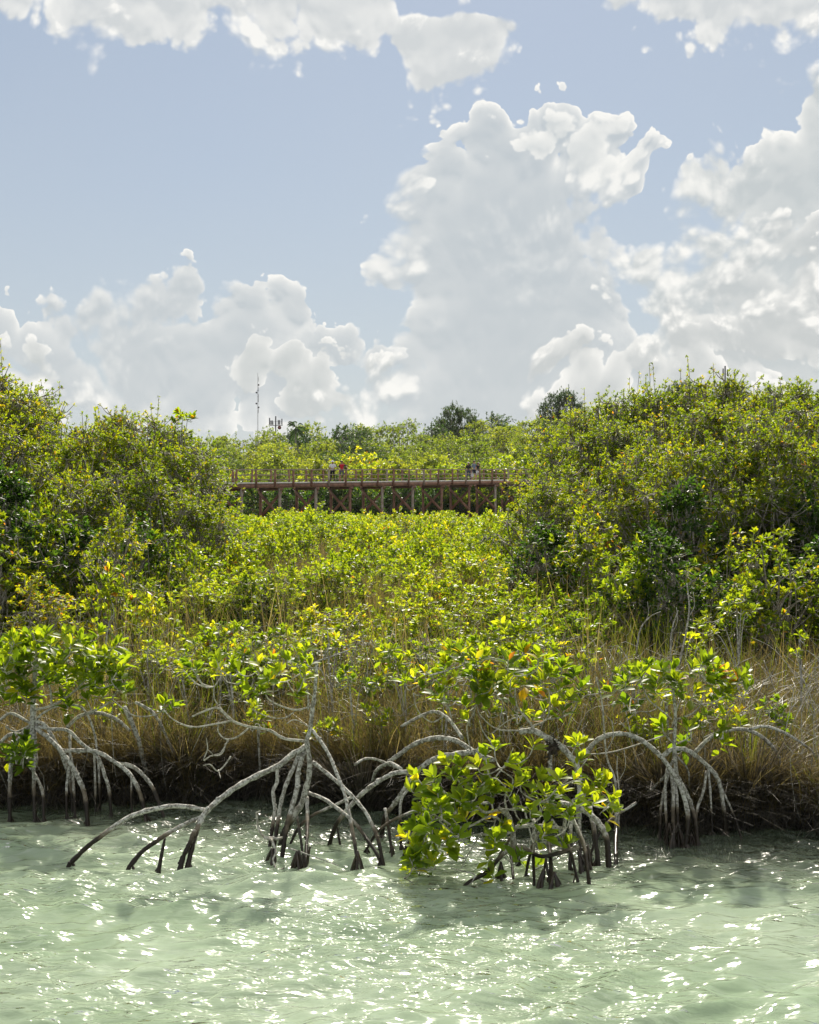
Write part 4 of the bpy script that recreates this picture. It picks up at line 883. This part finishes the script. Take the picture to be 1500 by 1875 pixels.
    for p, r in (([(913, 1483), (887, 1487), (860, 1468), (827, 1460), (800, 1440), (780, 1438)], .009), ([(930, 1513), (900, 1495), (860, 1513), (833, 1513), (800, 1495), (775, 1480)], .008), ([(940, 1520), (920, 1530), (880, 1528), (850, 1535), (820, 1550), (790, 1540)], .008), ([(860, 1468), (845, 1440), (835, 1420), (822, 1405)], .006),
                 ([(930, 1493), (925, 1460), (940, 1430), (925, 1415)], .007), ([(913, 1483), (960, 1480), (1000, 1465), (1020, 1445), (1050, 1430)], .008), ([(1038, 1490), (1010, 1470), (985, 1468), (955, 1450), (955, 1425)], .007), ([(1050, 1465), (1080, 1450), (1105, 1455), (1120, 1475)], .006), ([(983, 1512), (970, 1540), (975, 1560), (985, 1500)], .004),
                 ([(940, 1478), (950, 1500), (970, 1508), (990, 1495), (985, 1460)], .005), ([(915, 1480), (905, 1520), (925, 1560), (940, 1585)], .005), ([(880, 1528), (860, 1560), (845, 1590)], .004), ([(833, 1513), (815, 1535), (830, 1565), (850, 1570)], .005), ([(860, 1470), (880, 1440), (905, 1425), (925, 1440)], .006), ([(960, 1480), (970, 1520), (978, 1545), (1000, 1540)], .005), ([(800, 1495), (785, 1520), (770, 1555), (760, 1575)], .005), ([(1020, 1445), (1060, 1410), (1075, 1390)], .005), ([(850, 1535), (830, 1500), (810, 1490)], .005), ([(1040, 1480), (1070, 1470), (1110, 1440)], .005)):
        m.branch(p, r*1.05, r*.6, 9.0, 8.85+m.rng.uniform(-.15, .2))
    for p, r in (([(1000, 1500), (975, 1550), (962, 1605)], .010), ([(1005, 1540), (1008, 1570), (1010, 1622)], .012), ([(978, 1500), (977, 1560), (978, 1617)], .009), ([(950, 1510), (922, 1555), (893, 1608)], .010), ([(1010, 1500), (1040, 1545), (1058, 1612)], .010), ([(935, 1560), (938, 1585), (940, 1612)], .011)):
        m.root(p, r, r, 9.1)
    m.stump(903, 942, 1612, 8.9, 5); m.stump(988, 1030, 1614, 8.9, 6)
    m.rosettes(z3([(180, 960), (150, 1030), (230, 1060), (350, 880), (420, 890), (380, 960), (480, 960), (570, 840), (620, 790), (700, 880), (570, 1000), (720, 1010), (780, 980), (880, 960), (970, 960), (1060, 970), (840, 790), (1080, 770), (1100, 860), (1180, 970), (1230, 980), (1280, 1080), (1270, 1150), (1120, 1050), (1200, 1040), (260, 1140), (320, 1120), (400, 1130), (450, 1180), (130, 1290), (180, 1350), (140, 1410), (200, 1460), (250, 1300), (330, 1300), (300, 1370), (400, 1270), (620, 1300), (570, 1370), (440, 1080), (720, 1110), (820, 1140), (890, 1120), (950, 1160), (890, 1270), (1000, 1330), (930, 1080), (1060, 1100), (760, 1400), (860, 1430), (600, 1500), (560, 1170), (640, 1030), (140, 1500), (280, 960), (200, 1150), (350, 1220), (250, 1220), (500, 1050), (520, 900), (820, 1050), (980, 1040), (170, 1230), (280, 1430), (230, 1390), (400, 1380), (480, 1300), (660, 1240), (1040, 1180), (1180, 1100), (900, 1040), (760, 900), (300, 1050)], 700, 1100), 8.9, dy=.35, leaf=.118, w=.029, n=(7, 11), tint=(.66, .12), old=.04); m.fill(860, 1480, 110, 60, 12, 8.95, leaf=.115, w=.028, tint=(.50, .12), old=.03); m.fill(790, 1560, 50, 45, 5, 8.85, leaf=.115, w=.028, tint=(.5, .12)); m.done()

    # ---- right mangrove
    m = Mangrove('mangrove_tree', 'young mangrove with tall double root arches at the right side of the bank', 1238, 1400, 10.1, 5); m.Y = 10.1
    m.trunk([(1240, 1440), (1237, 1400), (1235, 1360), (1237, 1320), (1235, 1283), (1230, 1247)], .017, .009, 10.1, 10.1)
    for p, r in (([(1068, 1385), (1080, 1370), (1097, 1353), (1123, 1345), (1150, 1345), (1177, 1357), (1200, 1375), (1217, 1393), (1233, 1417), (1247, 1443), (1258, 1480), (1260, 1503), (1256, 1550)], .020), ([(1212, 1386), (1230, 1373), (1253, 1372), (1273, 1383), (1293, 1400), (1313, 1423), (1322, 1455), (1330, 1530)], .017),
                 ([(1222, 1405), (1218, 1450), (1220, 1500), (1222, 1545)], .012), ([(1229, 1415), (1233, 1450), (1233, 1493), (1236, 1548)], .012), ([(1236, 1425), (1240, 1470), (1243, 1548)], .011), ([(1240, 1420), (1257, 1450), (1267, 1477), (1274, 1505), (1278, 1548)], .015), ([(1294, 1412), (1288, 1450), (1276, 1485), (1272, 1546)], .010), ([(1297, 1405), (1302, 1470), (1305, 1535)], .008), ([(1225, 1415), (1212, 1470), (1208, 1540)], .009), ([(1325, 1450), (1345, 1495), (1358, 1535)], .008)):
        m.root(p, r, r*.95, 10.1, fans=5)
    for p, r, Y1 in (([(1273, 1378), (1293, 1357), (1317, 1342), (1347, 1335), (1373, 1338), (1400, 1353), (1423, 1380), (1432, 1420)], .015, 10.6), ([(1373, 1335), (1400, 1330), (1433, 1340), (1467, 1360), (1493, 1383), (1512, 1430)], .011, 10.7), ([(1233, 1392), (1213, 1427), (1173, 1462)], .010, 10.4), ([(1240, 1385), (1260, 1410), (1262, 1440)], .008, 10.2)):
        m.root(p, r, r*.85, 10.1, Y1, foot=False)
    m.stump(1225, 1275, 1548, 9.8, 8)
    for p, r in (([(1230, 1317), (1207, 1297), (1187, 1280), (1177, 1252), (1180, 1235)], .007), ([(1237, 1318), (1267, 1307), (1283, 1290), (1288, 1262), (1290, 1235)], .007), ([(1183, 1280), (1160, 1280), (1140, 1267), (1125, 1262)], .005), ([(1236, 1365), (1216, 1342), (1213, 1325)], .006), ([(1240, 1362), (1262, 1350), (1265, 1332)], .005), ([(1283, 1290), (1310, 1285), (1340, 1265), (1355, 1250)], .005), ([(1290, 1350), (1320, 1335), (1330, 1310), (1345, 1290)], .005)):
        m.branch(p, r, r*.6, 10.1, 10.05)
    m.rosettes(z3([(490, 540), (570, 550), (640, 540), (700, 520), (390, 610), (440, 590), (350, 640), (820, 510), (860, 480), (900, 470), (940, 520), (980, 530), (930, 580), (1000, 590), (1060, 570), (1110, 540), (1110, 620), (990, 640), (960, 660), (1030, 660), (640, 820), (785, 840), (950, 850), (760, 920), (180, 920), (980, 920), (530, 590), (600, 620), (880, 560), (700, 580), (480, 730), (440, 700)], 1000, 1050), 10.05, dy=.25, leaf=.122, w=.029, tint=(.46, .12), old=.03); m.fill(1240, 1240, 100, 24, 12, 10.1, leaf=.115, w=.028, tint=(.48, .12)); m.done()

    # ---- smaller ones
    def small(name, lab, cx, cy, Y, seed, fills, tint=(.6, .1), leaf=.09, base=None, cat='shrub', group=None):
        m = Mangrove(name, lab, cx, cy, Y, seed, cat, group); m.Y = Y; p = at(cx, cy, Y); g = float(groundZ(p[0], Y)); gpy = PCY+(CAMZ-g)*F/Y
        bx = base or cx
        m.trunk([(bx, gpy+4), ((bx+cx)/2+4, (gpy+cy)/2), (cx, cy)], .012, .006, Y, Y)
        for f in fills: m.branch([((bx+cx)/2+4, (gpy+cy)/2), ((cx+f[0])/2, (cy+f[1])/2+8), (f[0], f[1]+6)], .006, .004, Y, Y)
        for f in fills: m.fill(f[0], f[1], f[2], f[3], f[4], Y, dy=.2, leaf=leaf, w=leaf*.23, tint=tint)
        m.done()
    small('mangrove_sapling', 'yellow-tipped sapling climbing above the grass before the right thicket', 1350, 1130, 13.0, 21, [(1365, 1085, 12, 10, 4), (1350, 1108, 32, 16, 12), (1300, 1140, 30, 18, 12), (1275, 1175, 20, 14, 8), (1375, 1120, 15, 12, 5)], (.74, .1), .075, 1345)
    small('mangrove_sapling', 'tiny yellow sprig standing in the grass near the right edge', 1464, 1170, 12.6, 22, [(1468, 1163, 14, 5, 3), (1458, 1195, 10, 6, 3)], (.84, .04), .065)
    small('mangrove_sapling', 'leafy sapling between the middle mangrove and the sparse orange-flecked one', 740, 1230, 11.6, 23, [(745, 1215, 26, 22, 9), (700, 1235, 22, 16, 6), (715, 1195, 20, 12, 5)], (.66, .1), .085)
    small('mangrove_sapling', 'leafy sapling in grass right of the rust tinted shrub', 400, 1150, 12.4, 24, [(395, 1160, 40, 14, 9), (450, 1150, 30, 12, 6), (360, 1180, 25, 16, 5)], (.56, .1), .085)
    small('mangrove_sapling', 'thin sapling with upright leaves below the lone shaded shrub', 1160, 1235, 11.2, 25, [(1150, 1225, 24, 18, 7), (1185, 1215, 16, 12, 4)], (.50, .1), .085)
    small('mangrove_sapling', 'yellowing low sapling tucked under the right mangrove crown', 1220, 1270, 10.9, 26, [(1215, 1275, 26, 14, 9), (1275, 1275, 24, 10, 6), (1140, 1320, 22, 10, 5)], (.80, .05), .05)
    small('mangrove_sapling', 'broad leafy sapling above the sparse mangrove with the curved trunk', 930, 1180, 12.0, 27, [(905, 1165, 60, 28, 18), (980, 1150, 40, 30, 12), (850, 1185, 40, 22, 9), (1010, 1185, 20, 16, 5)], (.66, .1), .088)
    small('mangrove_sapling', 'lone leafy sprig on a bare stem sticking up above the left thicket', 330, 785, 24.5, 28, [(338, 758, 16, 6, 5), (322, 768, 10, 5, 2), (352, 766, 6, 4, 2)], (.5, .1), .13)
    rs = np.random.default_rng(31); k = 0
    for cx, cy, Y in ((600, 1175, 12.6), (520, 1165, 13.0), (680, 1165, 13.2), (780, 1180, 12.6), (860, 1230, 11.6), (640, 1240, 11.4), (990, 1250, 11.4), (470, 1300, 11.4), (330, 1200, 12.0), (270, 1190, 12.8), (1080, 1260, 11.6), (1070, 1200, 13.0), (1330, 1270, 11.2), (1420, 1290, 11.2), (1300, 1320, 10.9), (600, 1330, 11.4), (700, 1300, 11.3), (1180, 1330, 10.9), (420, 1200, 11.9), (180, 1300, 11.6), (820, 1270, 11.2), (920, 1290, 11.0)):
        small('bank_shrub', 'small leafy shrub rooted in the dry grass of the bank', cx, cy+14, Y, 60+k, [(cx, cy, 34, 16, 7), (cx+rs.uniform(-40, 40), cy+rs.uniform(0, 30), 26, 14, 5)], (rs.uniform(.45, .8), .1), rs.uniform(.055, .09), cx+rs.uniform(-20, 20), 'shrub', 'small shrubs in the bank grass'); k += 1
    # dead sticks
    rg = np.random.default_rng(6)
    def stick(pts, Y, r, lab):
        W = smooth_path([at(x, y, Y) for x, y in pts], 5); b = W[-1].copy(); mb = MB(); tube(mb, W-b, np.linspace(r*.5, r, len(W)), 6, .5, .1, rg)
        k = len(W)//2; tube(mb, smooth_path([W[k]-b, W[k]-b+(.05, 0, .10), W[k]-b+(.04, 0, .22)], 3), r*.35, 5)
        o = mb.build('dead_stick', M['bark_dry'], None, True); o.location = b; tag(o, lab, 'stick')
    stick([(1092, 1240), (1103, 1290), (1107, 1350), (1113, 1393), (1127, 1433), (1128, 1520)], 9.9, .010, 'thin crooked pale dead stem standing right of the foreground bush')
    stick([(1131, 1385), (1130, 1410), (1134, 1450), (1133, 1520)], 9.95, .007, 'short pale dead stem close beside the taller crooked one')
    stick([(1258, 1068), (1262, 1110), (1258, 1150), (1240, 1235)], 12.2, .010, 'tall bleached dead stalk against the dark right thicket')
    stick([(1242, 1118), (1230, 1160), (1228, 1235)], 12.0, .009, 'shorter bleached dead stalk left of the tall one')
    stick([(1210, 1120), (1190, 1130), (1172, 1155), (1165, 1200)], 14.0, .009, 'dead stem arching out of the shade at the foot of the right thicket')
    stick([(205, 1128), (198, 1150), (192, 1195)], 12.5, .008, 'short dead stem behind the left mangrove crown')
    stick([(640, 1190), (590, 1208), (545, 1225)], 11.0, .010, 'dark bare branch slanting through the middle grass')
# ------------------------------------------------------------ boardwalk, people, masts
def build_boardwalk():
    M['brace'] = simple_mat('brace_wood', (.42, .24, .16), 0.75, (.28, .15, .10), 2.5, 0.25)
    L = float(np.linalg.norm((BB-BA)[:2])); n = 18; dt = 1.0/n; W_ = 2.1
    t0, t1 = -7, 26
    root = thing('boardwalk', tuple(bp(0)), 'long raised wooden boardwalk on braced timber posts crossing behind the low mangroves', 'boardwalk')
    o = np.array(bp(0)); P = lambda *a: bp(*a)-o
    u = norm((BB-BA)*np.array([1, 1, 0])); nn = np.array([-u[1], u[0], 0]); az = math.atan2(u[1], u[0])
    mb = MB(); k = int((t1-t0)*L/n/.2)
    for i in range(k):
        t = (t0+(t1-t0)*(i+.5)/k)*dt; mb.box(P(t, W_/2, .0), (.185, W_+.24, .06), az, random.random())
    mb.build('deck', M['deck'], root)
    for ac, nm in ((-.04, 'edge_beam'), (W_+.04, 'edge_beam')):
        mb = MB(); mb.beam(P(t0*dt, ac, -.19), P(t1*dt, ac, -.19), .10, .30); mb.build(nm, M['wood'], root)
    mb = MB(); mb.beam(P(t0*dt, -.09, .035), P(t1*dt, -.09, .035), .03, .13); mb.build('kerb_board', M['kerb_sunlit'], root)
    for ac in (W_*.33, W_*.67):
        mb = MB(); mb.beam(P(t0*dt, ac, -.18), P(t1*dt, ac, -.18), .1, .28); mb.build('joist', M['wood'], root)
    rng = np.random.default_rng(2)
    for i in range(t0, t1+1):
        for ac in (-.16, W_+.16):
            if ac > 0 and not (0 < i < 22) and False: continue
            jt = rng.normal(0, .012, 2); mb = MB(); mb.beam(P(i*dt+rng.normal(0, .0015), ac, -.30), P(i*dt, ac, 1.04+jt[0]*2)+np.array([jt[0], jt[1], 0]), .15*rng.uniform(.9, 1.12), .15); mb.build('rail_post', M['wood'] if rng.random() < .8 else M['wood_grey'], root)
    for ac in (-.16, W_+.16):
        for h, w, hh, nm in ((1.07, .13, .04, 'handrail'), (.66, .035, .06, 'lower_rail'), (.30, .035, .06, 'lower_rail')):
            mb = MB(); q = ac+(.0 if h > 1 else (.095 if ac < 0 else -.095)); mb.beam(P(t0*dt, q, h), P(t1*dt, q, h), w, hh); mb.build(nm, M['wood_grey'], root)
    for i in range(t0+1, t1, 2):
        t = (i+.35)*dt
        a, b = P(t, .02), P(t, W_-.02)
        gz = [float(groundZ(*(p+o)[:2]))-o[2]-.4 for p in (a, b)]
        for p, z, m in ((a, gz[0], M['wood_grey'] if rng.random() < .6 else M['wood']), (b, gz[1], M['wood'])):
            mb = MB(); mb.beam((p[0], p[1], z), (p[0], p[1], p[2]-.34), .22, .22); mb.build('support_post', m, root)
        mb = MB(); mb.beam(P(t, -.3, -.45), P(t, W_+.3, -.45), .12, .2); mb.build('cross_beam', M['wood'], root)
        zt, zb = -.62, -2.55
        for (p, q, off) in ((P(t, -.05, zt), P(t, W_+.05, zb), .13), (P(t, W_+.05, zt), P(t, -.05, zb), -.13)):
            mb = MB(); v = u*off; mb.beam(p+v, q+v, .06, .22); mb.build('cross_brace', M['brace'], root)

def skinned(name, verts, edges, radii, mat, parent, sub=2, root=0):
    me = bpy.data.meshes.new(name); me.from_pydata([tuple(v) for v in verts], edges, []); me.materials.append(mat)
    o = bpy.data.objects.new(name, me); COL.objects.link(o); o.parent = parent
    sk = o.modifiers.new('skin', 'SKIN'); sk.use_smooth_shade = True
    d = me.skin_vertices[0].data
    for i, r in enumerate(radii): d[i].radius = (r, r) if not isinstance(r, tuple) else r
    for i in range(len(d)): d[i].use_root = (i == root)
    s = o.modifiers.new('subsurf', 'SUBSURF'); s.levels = sub; s.render_levels = sub
    return o
def person(loc, rz, label, skin, shirt, legs, arms, lean=0.0, h=1.0, hat=None, hair=None, long_legs=True, sleeve=.45, sleeve_mat=None, shoes=None, stance=.10, long_hair=False):
    """arms: ((elbow, wrist) left, right) in body space, front = -Y"""
    t = thing('person', tuple(loc), label, 'person', None, rz, h)
    V, E_, R = [], [], []
    def v(p, r, c=None):
        V.append(np.array(p, float)); R.append(r)
        if c is not None: E_.append((c, len(V)-1))
        return len(V)-1
    ln = lambda z: -lean*(z-.95)
    pel = v((0, 0, .96), (.135, .10)); wa = v((0, ln(1.1), 1.10), (.12, .09), pel); ch = v((0, ln(1.30), 1.30), (.145, .105), wa); nb = v((0, ln(1.43), 1.43), (.085, .07), ch)
    nk = v((0, ln(1.5)-.01, 1.50), .052, nb); ja = v((0, ln(1.57)-.03, 1.565), .068, nk); hd = v((0, ln(1.66)-.02, 1.645), .092, ja); tp = v((0, ln(1.7), 1.71), .070, hd)
    hips = []
    for sx in (-1, 1):
        hp = v((sx*.09, 0, .90), .088, pel); kn = v((sx*(.09+stance*.4), -.03, .49), .056, hp); cf = v((sx*(.09+stance*.6), .02, .33), .052, kn); an = v((sx*(.09+stance*.8), .02, .08), .036, cf); to = v((sx*(.10+stance*.9), -.15, .035), .034, an); hips.append((hp, kn, cf, an, to))
    arm = []
    for sx, (el, wr) in zip((-1, 1), arms):
        sh = v((sx*.175, ln(1.41), 1.41), .058, nb); e = v(el, .040, sh); w = v(wr, .027, e); d = norm(np.array(wr)-np.array(el)); pm = v(np.array(wr)+d*.06, (.034, .02), w)
        sd = norm(np.cross(d, (0, 0, 1.0))+1e-6); arm.append((sh, e, w))
        for j, (off, ll) in enumerate(((-.027, .060), (-.009, .072), (.009, .068), (.027, .052))):
            b = v(V[pm]+sd*off+d*.02, .0085, pm); c = v(V[b]+d*ll*.5+np.array([0, 0, -.006]), .008, b); v(V[c]+d*ll*.45+np.array([0, 0, -.018]), .007, c)
        b = v(V[w]+d*.03+sd*.035*(-sx), .010, w); v(V[b]+d*.04+sd*.02*(-sx), .008, b)
    skinned('body', V, E_, R, skin, t)
    # face
    hx, hy, hz = V[hd]
    f = MB(); tube(f, [(hx, hy-.088, hz+.015), (hx, hy-.108, hz-.012), (hx, hy-.100, hz-.02)], [.008, .014, .010], 6)
    f.build('nose', skin, t, True)
    for sx in (-1, 1):
        f = MB(); tube(f, [(hx+sx*.088, hy+.005, hz+.02), (hx+sx*.097, hy+.005, hz-.01), (hx+sx*.090, hy, hz-.03)], [.012, .018, .010], 6); f.build('ear', skin, t, True)
        f = MB(); tube(f, [(hx+sx*.032-.012, hy-.084, hz+.012), (hx+sx*.032+.012, hy-.084, hz+.012)], .007, 6); f.build('eye', M['p_dark'], t, True)
    f = MB(); tube(f, [(hx-.022, hy-.088, hz-.045), (hx, hy-.092, hz-.047), (hx+.022, hy-.088, hz-.045)], .006, 5); f.build('mouth', M['p_lip'], t, True)
    # clothes
    cv = [V[pel]+(0, 0, -.03), V[wa], V[ch], V[nb]]; ce = [(0, 1), (1, 2), (2, 3)]; cr = [(.155, .125), (.145, .115), (.165, .125), (.098, .085)]
    for (sh, e, w) in arm:
        i = len(cv); cv += [V[sh], V[sh]+(V[e]-V[sh])*min(1, sleeve*2)]; cr += [.074, .060]; ce += [(3, i), (i, i+1)]
        if sleeve > .5: cv += [V[e]+(V[w]-V[e])*.9]; cr += [.040]; ce += [(i+1, i+2)]
    skinned('shirt', cv, ce, cr, shirt, t)
    if sleeve_mat:
        for (sh, e, w) in arm: skinned('sleeve', [V[sh]+(0, 0, .01), V[sh]+(V[e]-V[sh])*.85], [(0, 1)], [.081, .066], sleeve_mat, t)
    cv = [V[pel]+(0, 0, .02)]; ce = []; cr = [(.150, .12)]
    for (hp, kn, cf, an, to) in hips:
        i = len(cv); cv += [V[hp], V[kn]+(0, 0, .04 if not long_legs else 0)]; cr += [.105, .082 if not long_legs else .072]; ce += [(0, i), (i, i+1)]
        if long_legs: cv += [V[an]+(0, 0, .03)]; cr += [.058]; ce += [(i+1, i+2)]
    skinned('trousers' if long_legs else 'shorts', cv, ce, cr, legs, t)
    for (hp, kn, cf, an, to) in hips: skinned('shoe', [V[an]+(0, .03, -.035), V[an]+(0, -.06, -.045), V[to]+(0, -.01, 0)], [(0, 1), (1, 2)], [.043, .044, .036], shoes or M['p_white'], t)
    def cap(mb, r, z0, dz, rz_=1.0):
        n = 14; rings = []
        for k in range(5):
            a = k/4*pi/2; rr = r*cos(a); rings += [(hx+rr*cos(b), hy+.008+rr*1.08*sin(b), hz+z0+dz*sin(a)) for b in np.arange(n)/n*2*pi]
        Q = [(k*n+j, k*n+(j+1) % n, (k+1)*n+(j+1) % n, (k+1)*n+j) for k in range(4) for j in range(n)]; mb.add(rings, Q)
    if hat:
        mb = MB(); cap(mb, .108, .025, .105)
        n = 20; rg = [(hx+r*cos(b), hy+r*1.05*sin(b), hz+.028+z) for r, z in ((.104, 0), (.185, -.018), (.185, -.010), (.104, .012)) for b in np.arange(n)/n*2*pi]
        mb.add(rg, [(k*n+j, k*n+(j+1) % n, ((k+1) % 4)*n+(j+1) % n, ((k+1) % 4)*n+j) for k in range(4) for j in range(n)]); mb.build('hat', hat, t, True)
    if hair:
        mb = MB(); cap(mb, .104, .01, .110); tube(mb, [(hx, hy+.06, hz+.03), (hx, hy+.07, hz-.04)], [.07, .055], 10)
        if long_hair:
            for sx in (-1, 0, 1): tube(mb, smooth_path([(hx+sx*.06, hy+.05, hz+.04), (hx+sx*.10, hy+.06-.02*abs(sx), hz-.12), (hx+sx*.115, hy+.05-.05*abs(sx), hz-.30)], 4), np.linspace(.065, .03, 9), 8)
        mb.build('hair', hair, t, True)
    return t
def build_people():
    M['p_dark'] = simple_mat('dark_eye', (.02, .015, .01), .4); M['p_lip'] = simple_mat('lip', (.32, .12, .10), .5)
    M['p_white'] = simple_mat('white_cloth', (.74, .76, .82), .85, (.66, .68, .74)); sk1 = simple_mat('tan_skin', (.38, .20, .13), .55, (.35, .18, .12)); sk2 = simple_mat('light_skin', (.50, .30, .21), .55, (.46, .27, .19))
    blk = simple_mat('black_cloth', (.016, .014, .020), .85); red = simple_mat('red_cloth', (.50, .012, .022), .8, (.42, .01, .02)); gry = simple_mat('grey_cloth', (.12, .13, .16), .85); navy = simple_mat('navy_cloth', (.020, .022, .050), .85); blue = simple_mat('dusty_blue_cloth', (.20, .26, .34), .85); hr = simple_mat('dark_hair', (.018, .012, .010), .5); brown = simple_mat('brown_hair', (.045, .022, .014), .45)
    straw = simple_mat('pale_straw', (.62, .56, .48), .8); jean = simple_mat('denim', (.05, .08, .14), .85)
    def stand(px, across):
        # t on the bridge whose projection is px
        lo, hi = -.2, 1.2
        for _ in range(40):
            m = (lo+hi)/2; p = bp(m, across)
            if PCX+p[0]*F/p[1] < px: lo = m
            else: hi = m
        return bp(lo, across, .032)
    rest = (((-.24, -.02, 1.14), (-.20, -.22, 1.10)), ((.24, -.02, 1.14), (.20, -.22, 1.10)))
    person(stand(609, .45), -.1, 'person in white t-shirt, white hat and black trousers with hands held at the waist', sk1, M['p_white'], blk, (((-.27, -.02, 1.17), (-.06, -.20, 1.15)), ((.27, -.04, 1.17), (.06, -.20, 1.13))), .05, 1.0, hat=M['p_white'], hair=hr, sleeve=.42)
    person(stand(626, .5), .1, 'person in red t-shirt with dark sleeves and grey shorts, one arm stretched to the rail', sk1, red, gry, (((-.24, .0, 1.15), (-.22, -.10, .92)), ((.36, -.06, 1.25), (.56, -.30, 1.07))), .0, 1.0, hair=hr, sleeve=.38, sleeve_mat=navy, long_legs=False, stance=.14)
    person(stand(858, .35), -.1, 'person in black top and dark trousers with a pale brimmed hat leaning on the rail', sk1, blk, jean, rest, .16, .97, hat=straw, hair=hr, sleeve=.9)
    person(stand(868, 1.25), .5, 'person in dusty blue shirt standing behind the one in the pale hat', sk2, blue, navy, (((-.25, 0, 1.15), (-.20, -.18, 1.05)), ((.25, 0, 1.15), (.24, -.05, .92))), .05, 1.06, hair=hr, long_legs=False)
    person(stand(875.5, .35), .1, 'person with long wavy brown hair, dark top and white shorts with forearms on the rail', sk2, blk, M['p_white'], rest, .12, .95, hair=brown, long_hair=True, sleeve=.12, long_legs=False)
    # carrier bag in hand
    p = stand(865, .4); t = thing('carrier_bag', (p[0], p[1]-.22, p[2]+.28), 'bulging white plastic carrier bag hanging behind the rail beside the pale hat', 'bag')
    skinned('bag_body', [(0, 0, .05), (0, 0, .2), (0, 0, .36), (.0, 0, .46)], [(0, 1), (1, 2), (2, 3)], [(.13, .09), (.17, .11), (.11, .07), (.03, .02)], M['p_white'], t)
    mb = MB(); tube(mb, smooth_path([(-.03, 0, .44), (-.03, 0, .56), (0, 0, .62), (.03, 0, .56), (.03, 0, .44)], 4), .008, 5); mb.build('handle', M['p_white'], t, True)

def build_masts():
    st = M['steel']; rng = np.random.default_rng(7)
    # slim guyed lattice mast
    Y = 520.0; b = at(472, 800, Y); top = at(472, 683, Y)[2]; g = float(groundZ(b[0], Y))
    t = thing('radio_mast', (b[0], Y, g), 'very tall thin lattice radio mast with small antennas on the left skyline', 'mast'); H = top-g
    mb = MB(); w = .22; legs = [(w*cos(a), w*sin(a)) for a in (0, 2.094, 4.189)]
    for x, y in legs: mb.beam((x, y, 0), (x, y, H*.86), .045, .045)
    k = 0; z = 0
    while z < H*.86-1:
        for i in range(3): a, c = legs[i], legs[(i+1) % 3]; mb.beam((*a, z), (*c, z+.5), .025, .025); mb.beam((*c, z+.5), (*a, z+1.0), .025, .025)
        z += 1.0
    mb.beam((0, 0, H*.85), (0, 0, H), .10, .10); mb.build('lattice', st, t)
    for py, dx in ((705, .35), (719, -.40), (739, -.45), (746, .38)):
        z = at(0, py, Y)[2]-g; mb = MB(); tube(mb, [(dx, -.35, z), (dx, -.1, z)], [.32, .14], 14); tube(mb, [(dx, -.1, z), (0, 0, z)], .06, 6); mb.build('dish', M['p_dark'], t, True)
    for py in (694, 712, 726, 732, 752):
        z = at(0, py, Y)[2]-g; mb = MB(); mb.beam((.3, 0, z-.9), (.3, 0, z+.9), .11, .11); mb.beam((0, 0, z), (.3, 0, z), .05, .05); mb.build('antenna', st, t)
    # antenna platform
    def platform(px, tp, bar, Y, halfpx, lab, name):
        b = at(px, bar, Y); g = float(groundZ(b[0], Y)); t = thing(name, (b[0], Y, g), lab, 'antenna tower'); zb = b[2]-g; zt = at(px, tp, Y)[2]-g; hw = halfpx*Y/F
        mb = MB(); mb.beam((0, 0, 0), (0, 0, zt), .28, .28); mb.build('pole', st, t)
        if hw > 1:
            mb = MB(); mb.beam((-hw, 0, zb), (hw, 0, zb), .5, .12); mb.beam((-hw, .8, zb+.05), (hw, .8, zb+.05), .2, .1)
            for x in np.linspace(-hw, hw, 7): mb.beam((x, 0, zb), (x, 0, zb+.9), .05, .05)
            mb.beam((-hw, 0, zb+.9), (hw, 0, zb+.9), .05, .05); mb.build('platform', st, t)
            spots = [(-.92, 1.6), (-.70, 1.0), (-.48, 1.0), (.0, 1.5), (.40, 1.1), (.62, 1.1), (.95, 1.4)]
        else: spots = [(-1, 1.6), (1, 1.4)]
        for f, h in spots:
            x = f*hw; mb = MB(); mb.beam((x, -.2, zb+.15), (x, -.2, zb+.15+h), .26, .16); 
            if hw <= 1: mb.beam((0, 0, zb+.6), (x, -.2, zb+.6), .06, .06)
            mb.build('panel_antenna', st, t)
        return t
    t = platform(505, 762, 779, 330.0, 12, 'short tower carrying a platform with a row of panel antennas', 'antenna_tower')
    mb = MB(); tube(mb, [(.9, -.45, 0), (.9, -.1, 0)], [.45, .2], 14); d = mb.build('dish', simple_mat('reddish_dish', (.2, .07, .05), .6), t, True); d.location = (0, 0, at(0, 783, 330)[2]-float(groundZ(-31, 330)))
    platform(1328, 670, 690, 300.0, 4, 'slim pole with small antennas rising behind the right thicket', 'antenna_tower')
# ------------------------------------------------------------ build
random.seed(1); HAZE = True
build_world(); build_camera(); make_mats()
build_ground(); build_water()
build_grass(); build_tussocks(); build_mangroves()
build_midfield(); build_thickets(); build_hill()
build_boardwalk(); build_people(); build_masts()
def build_haze():
    m, t, out = new_mat('haze_air'); v = t.new('ShaderNodeVolumePrincipled')
    v.inputs['Color'].default_value = (.93, .95, .97, 1); v.inputs['Density'].default_value = 0.00008; v.inputs['Anisotropy'].default_value = 0.0
    t.link(v.outputs[0], out.inputs['Volume'])
    mb = MB(); mb.box((0, 500, 34), (1900, 1300, 78)); o = mb.build('haze', m); tag(o, kind='stuff')
if HAZE: build_haze()
print('objects', len(bpy.data.objects), 'tris', sum(len(o.data.polygons) for o in bpy.data.objects if o.type == 'MESH'))
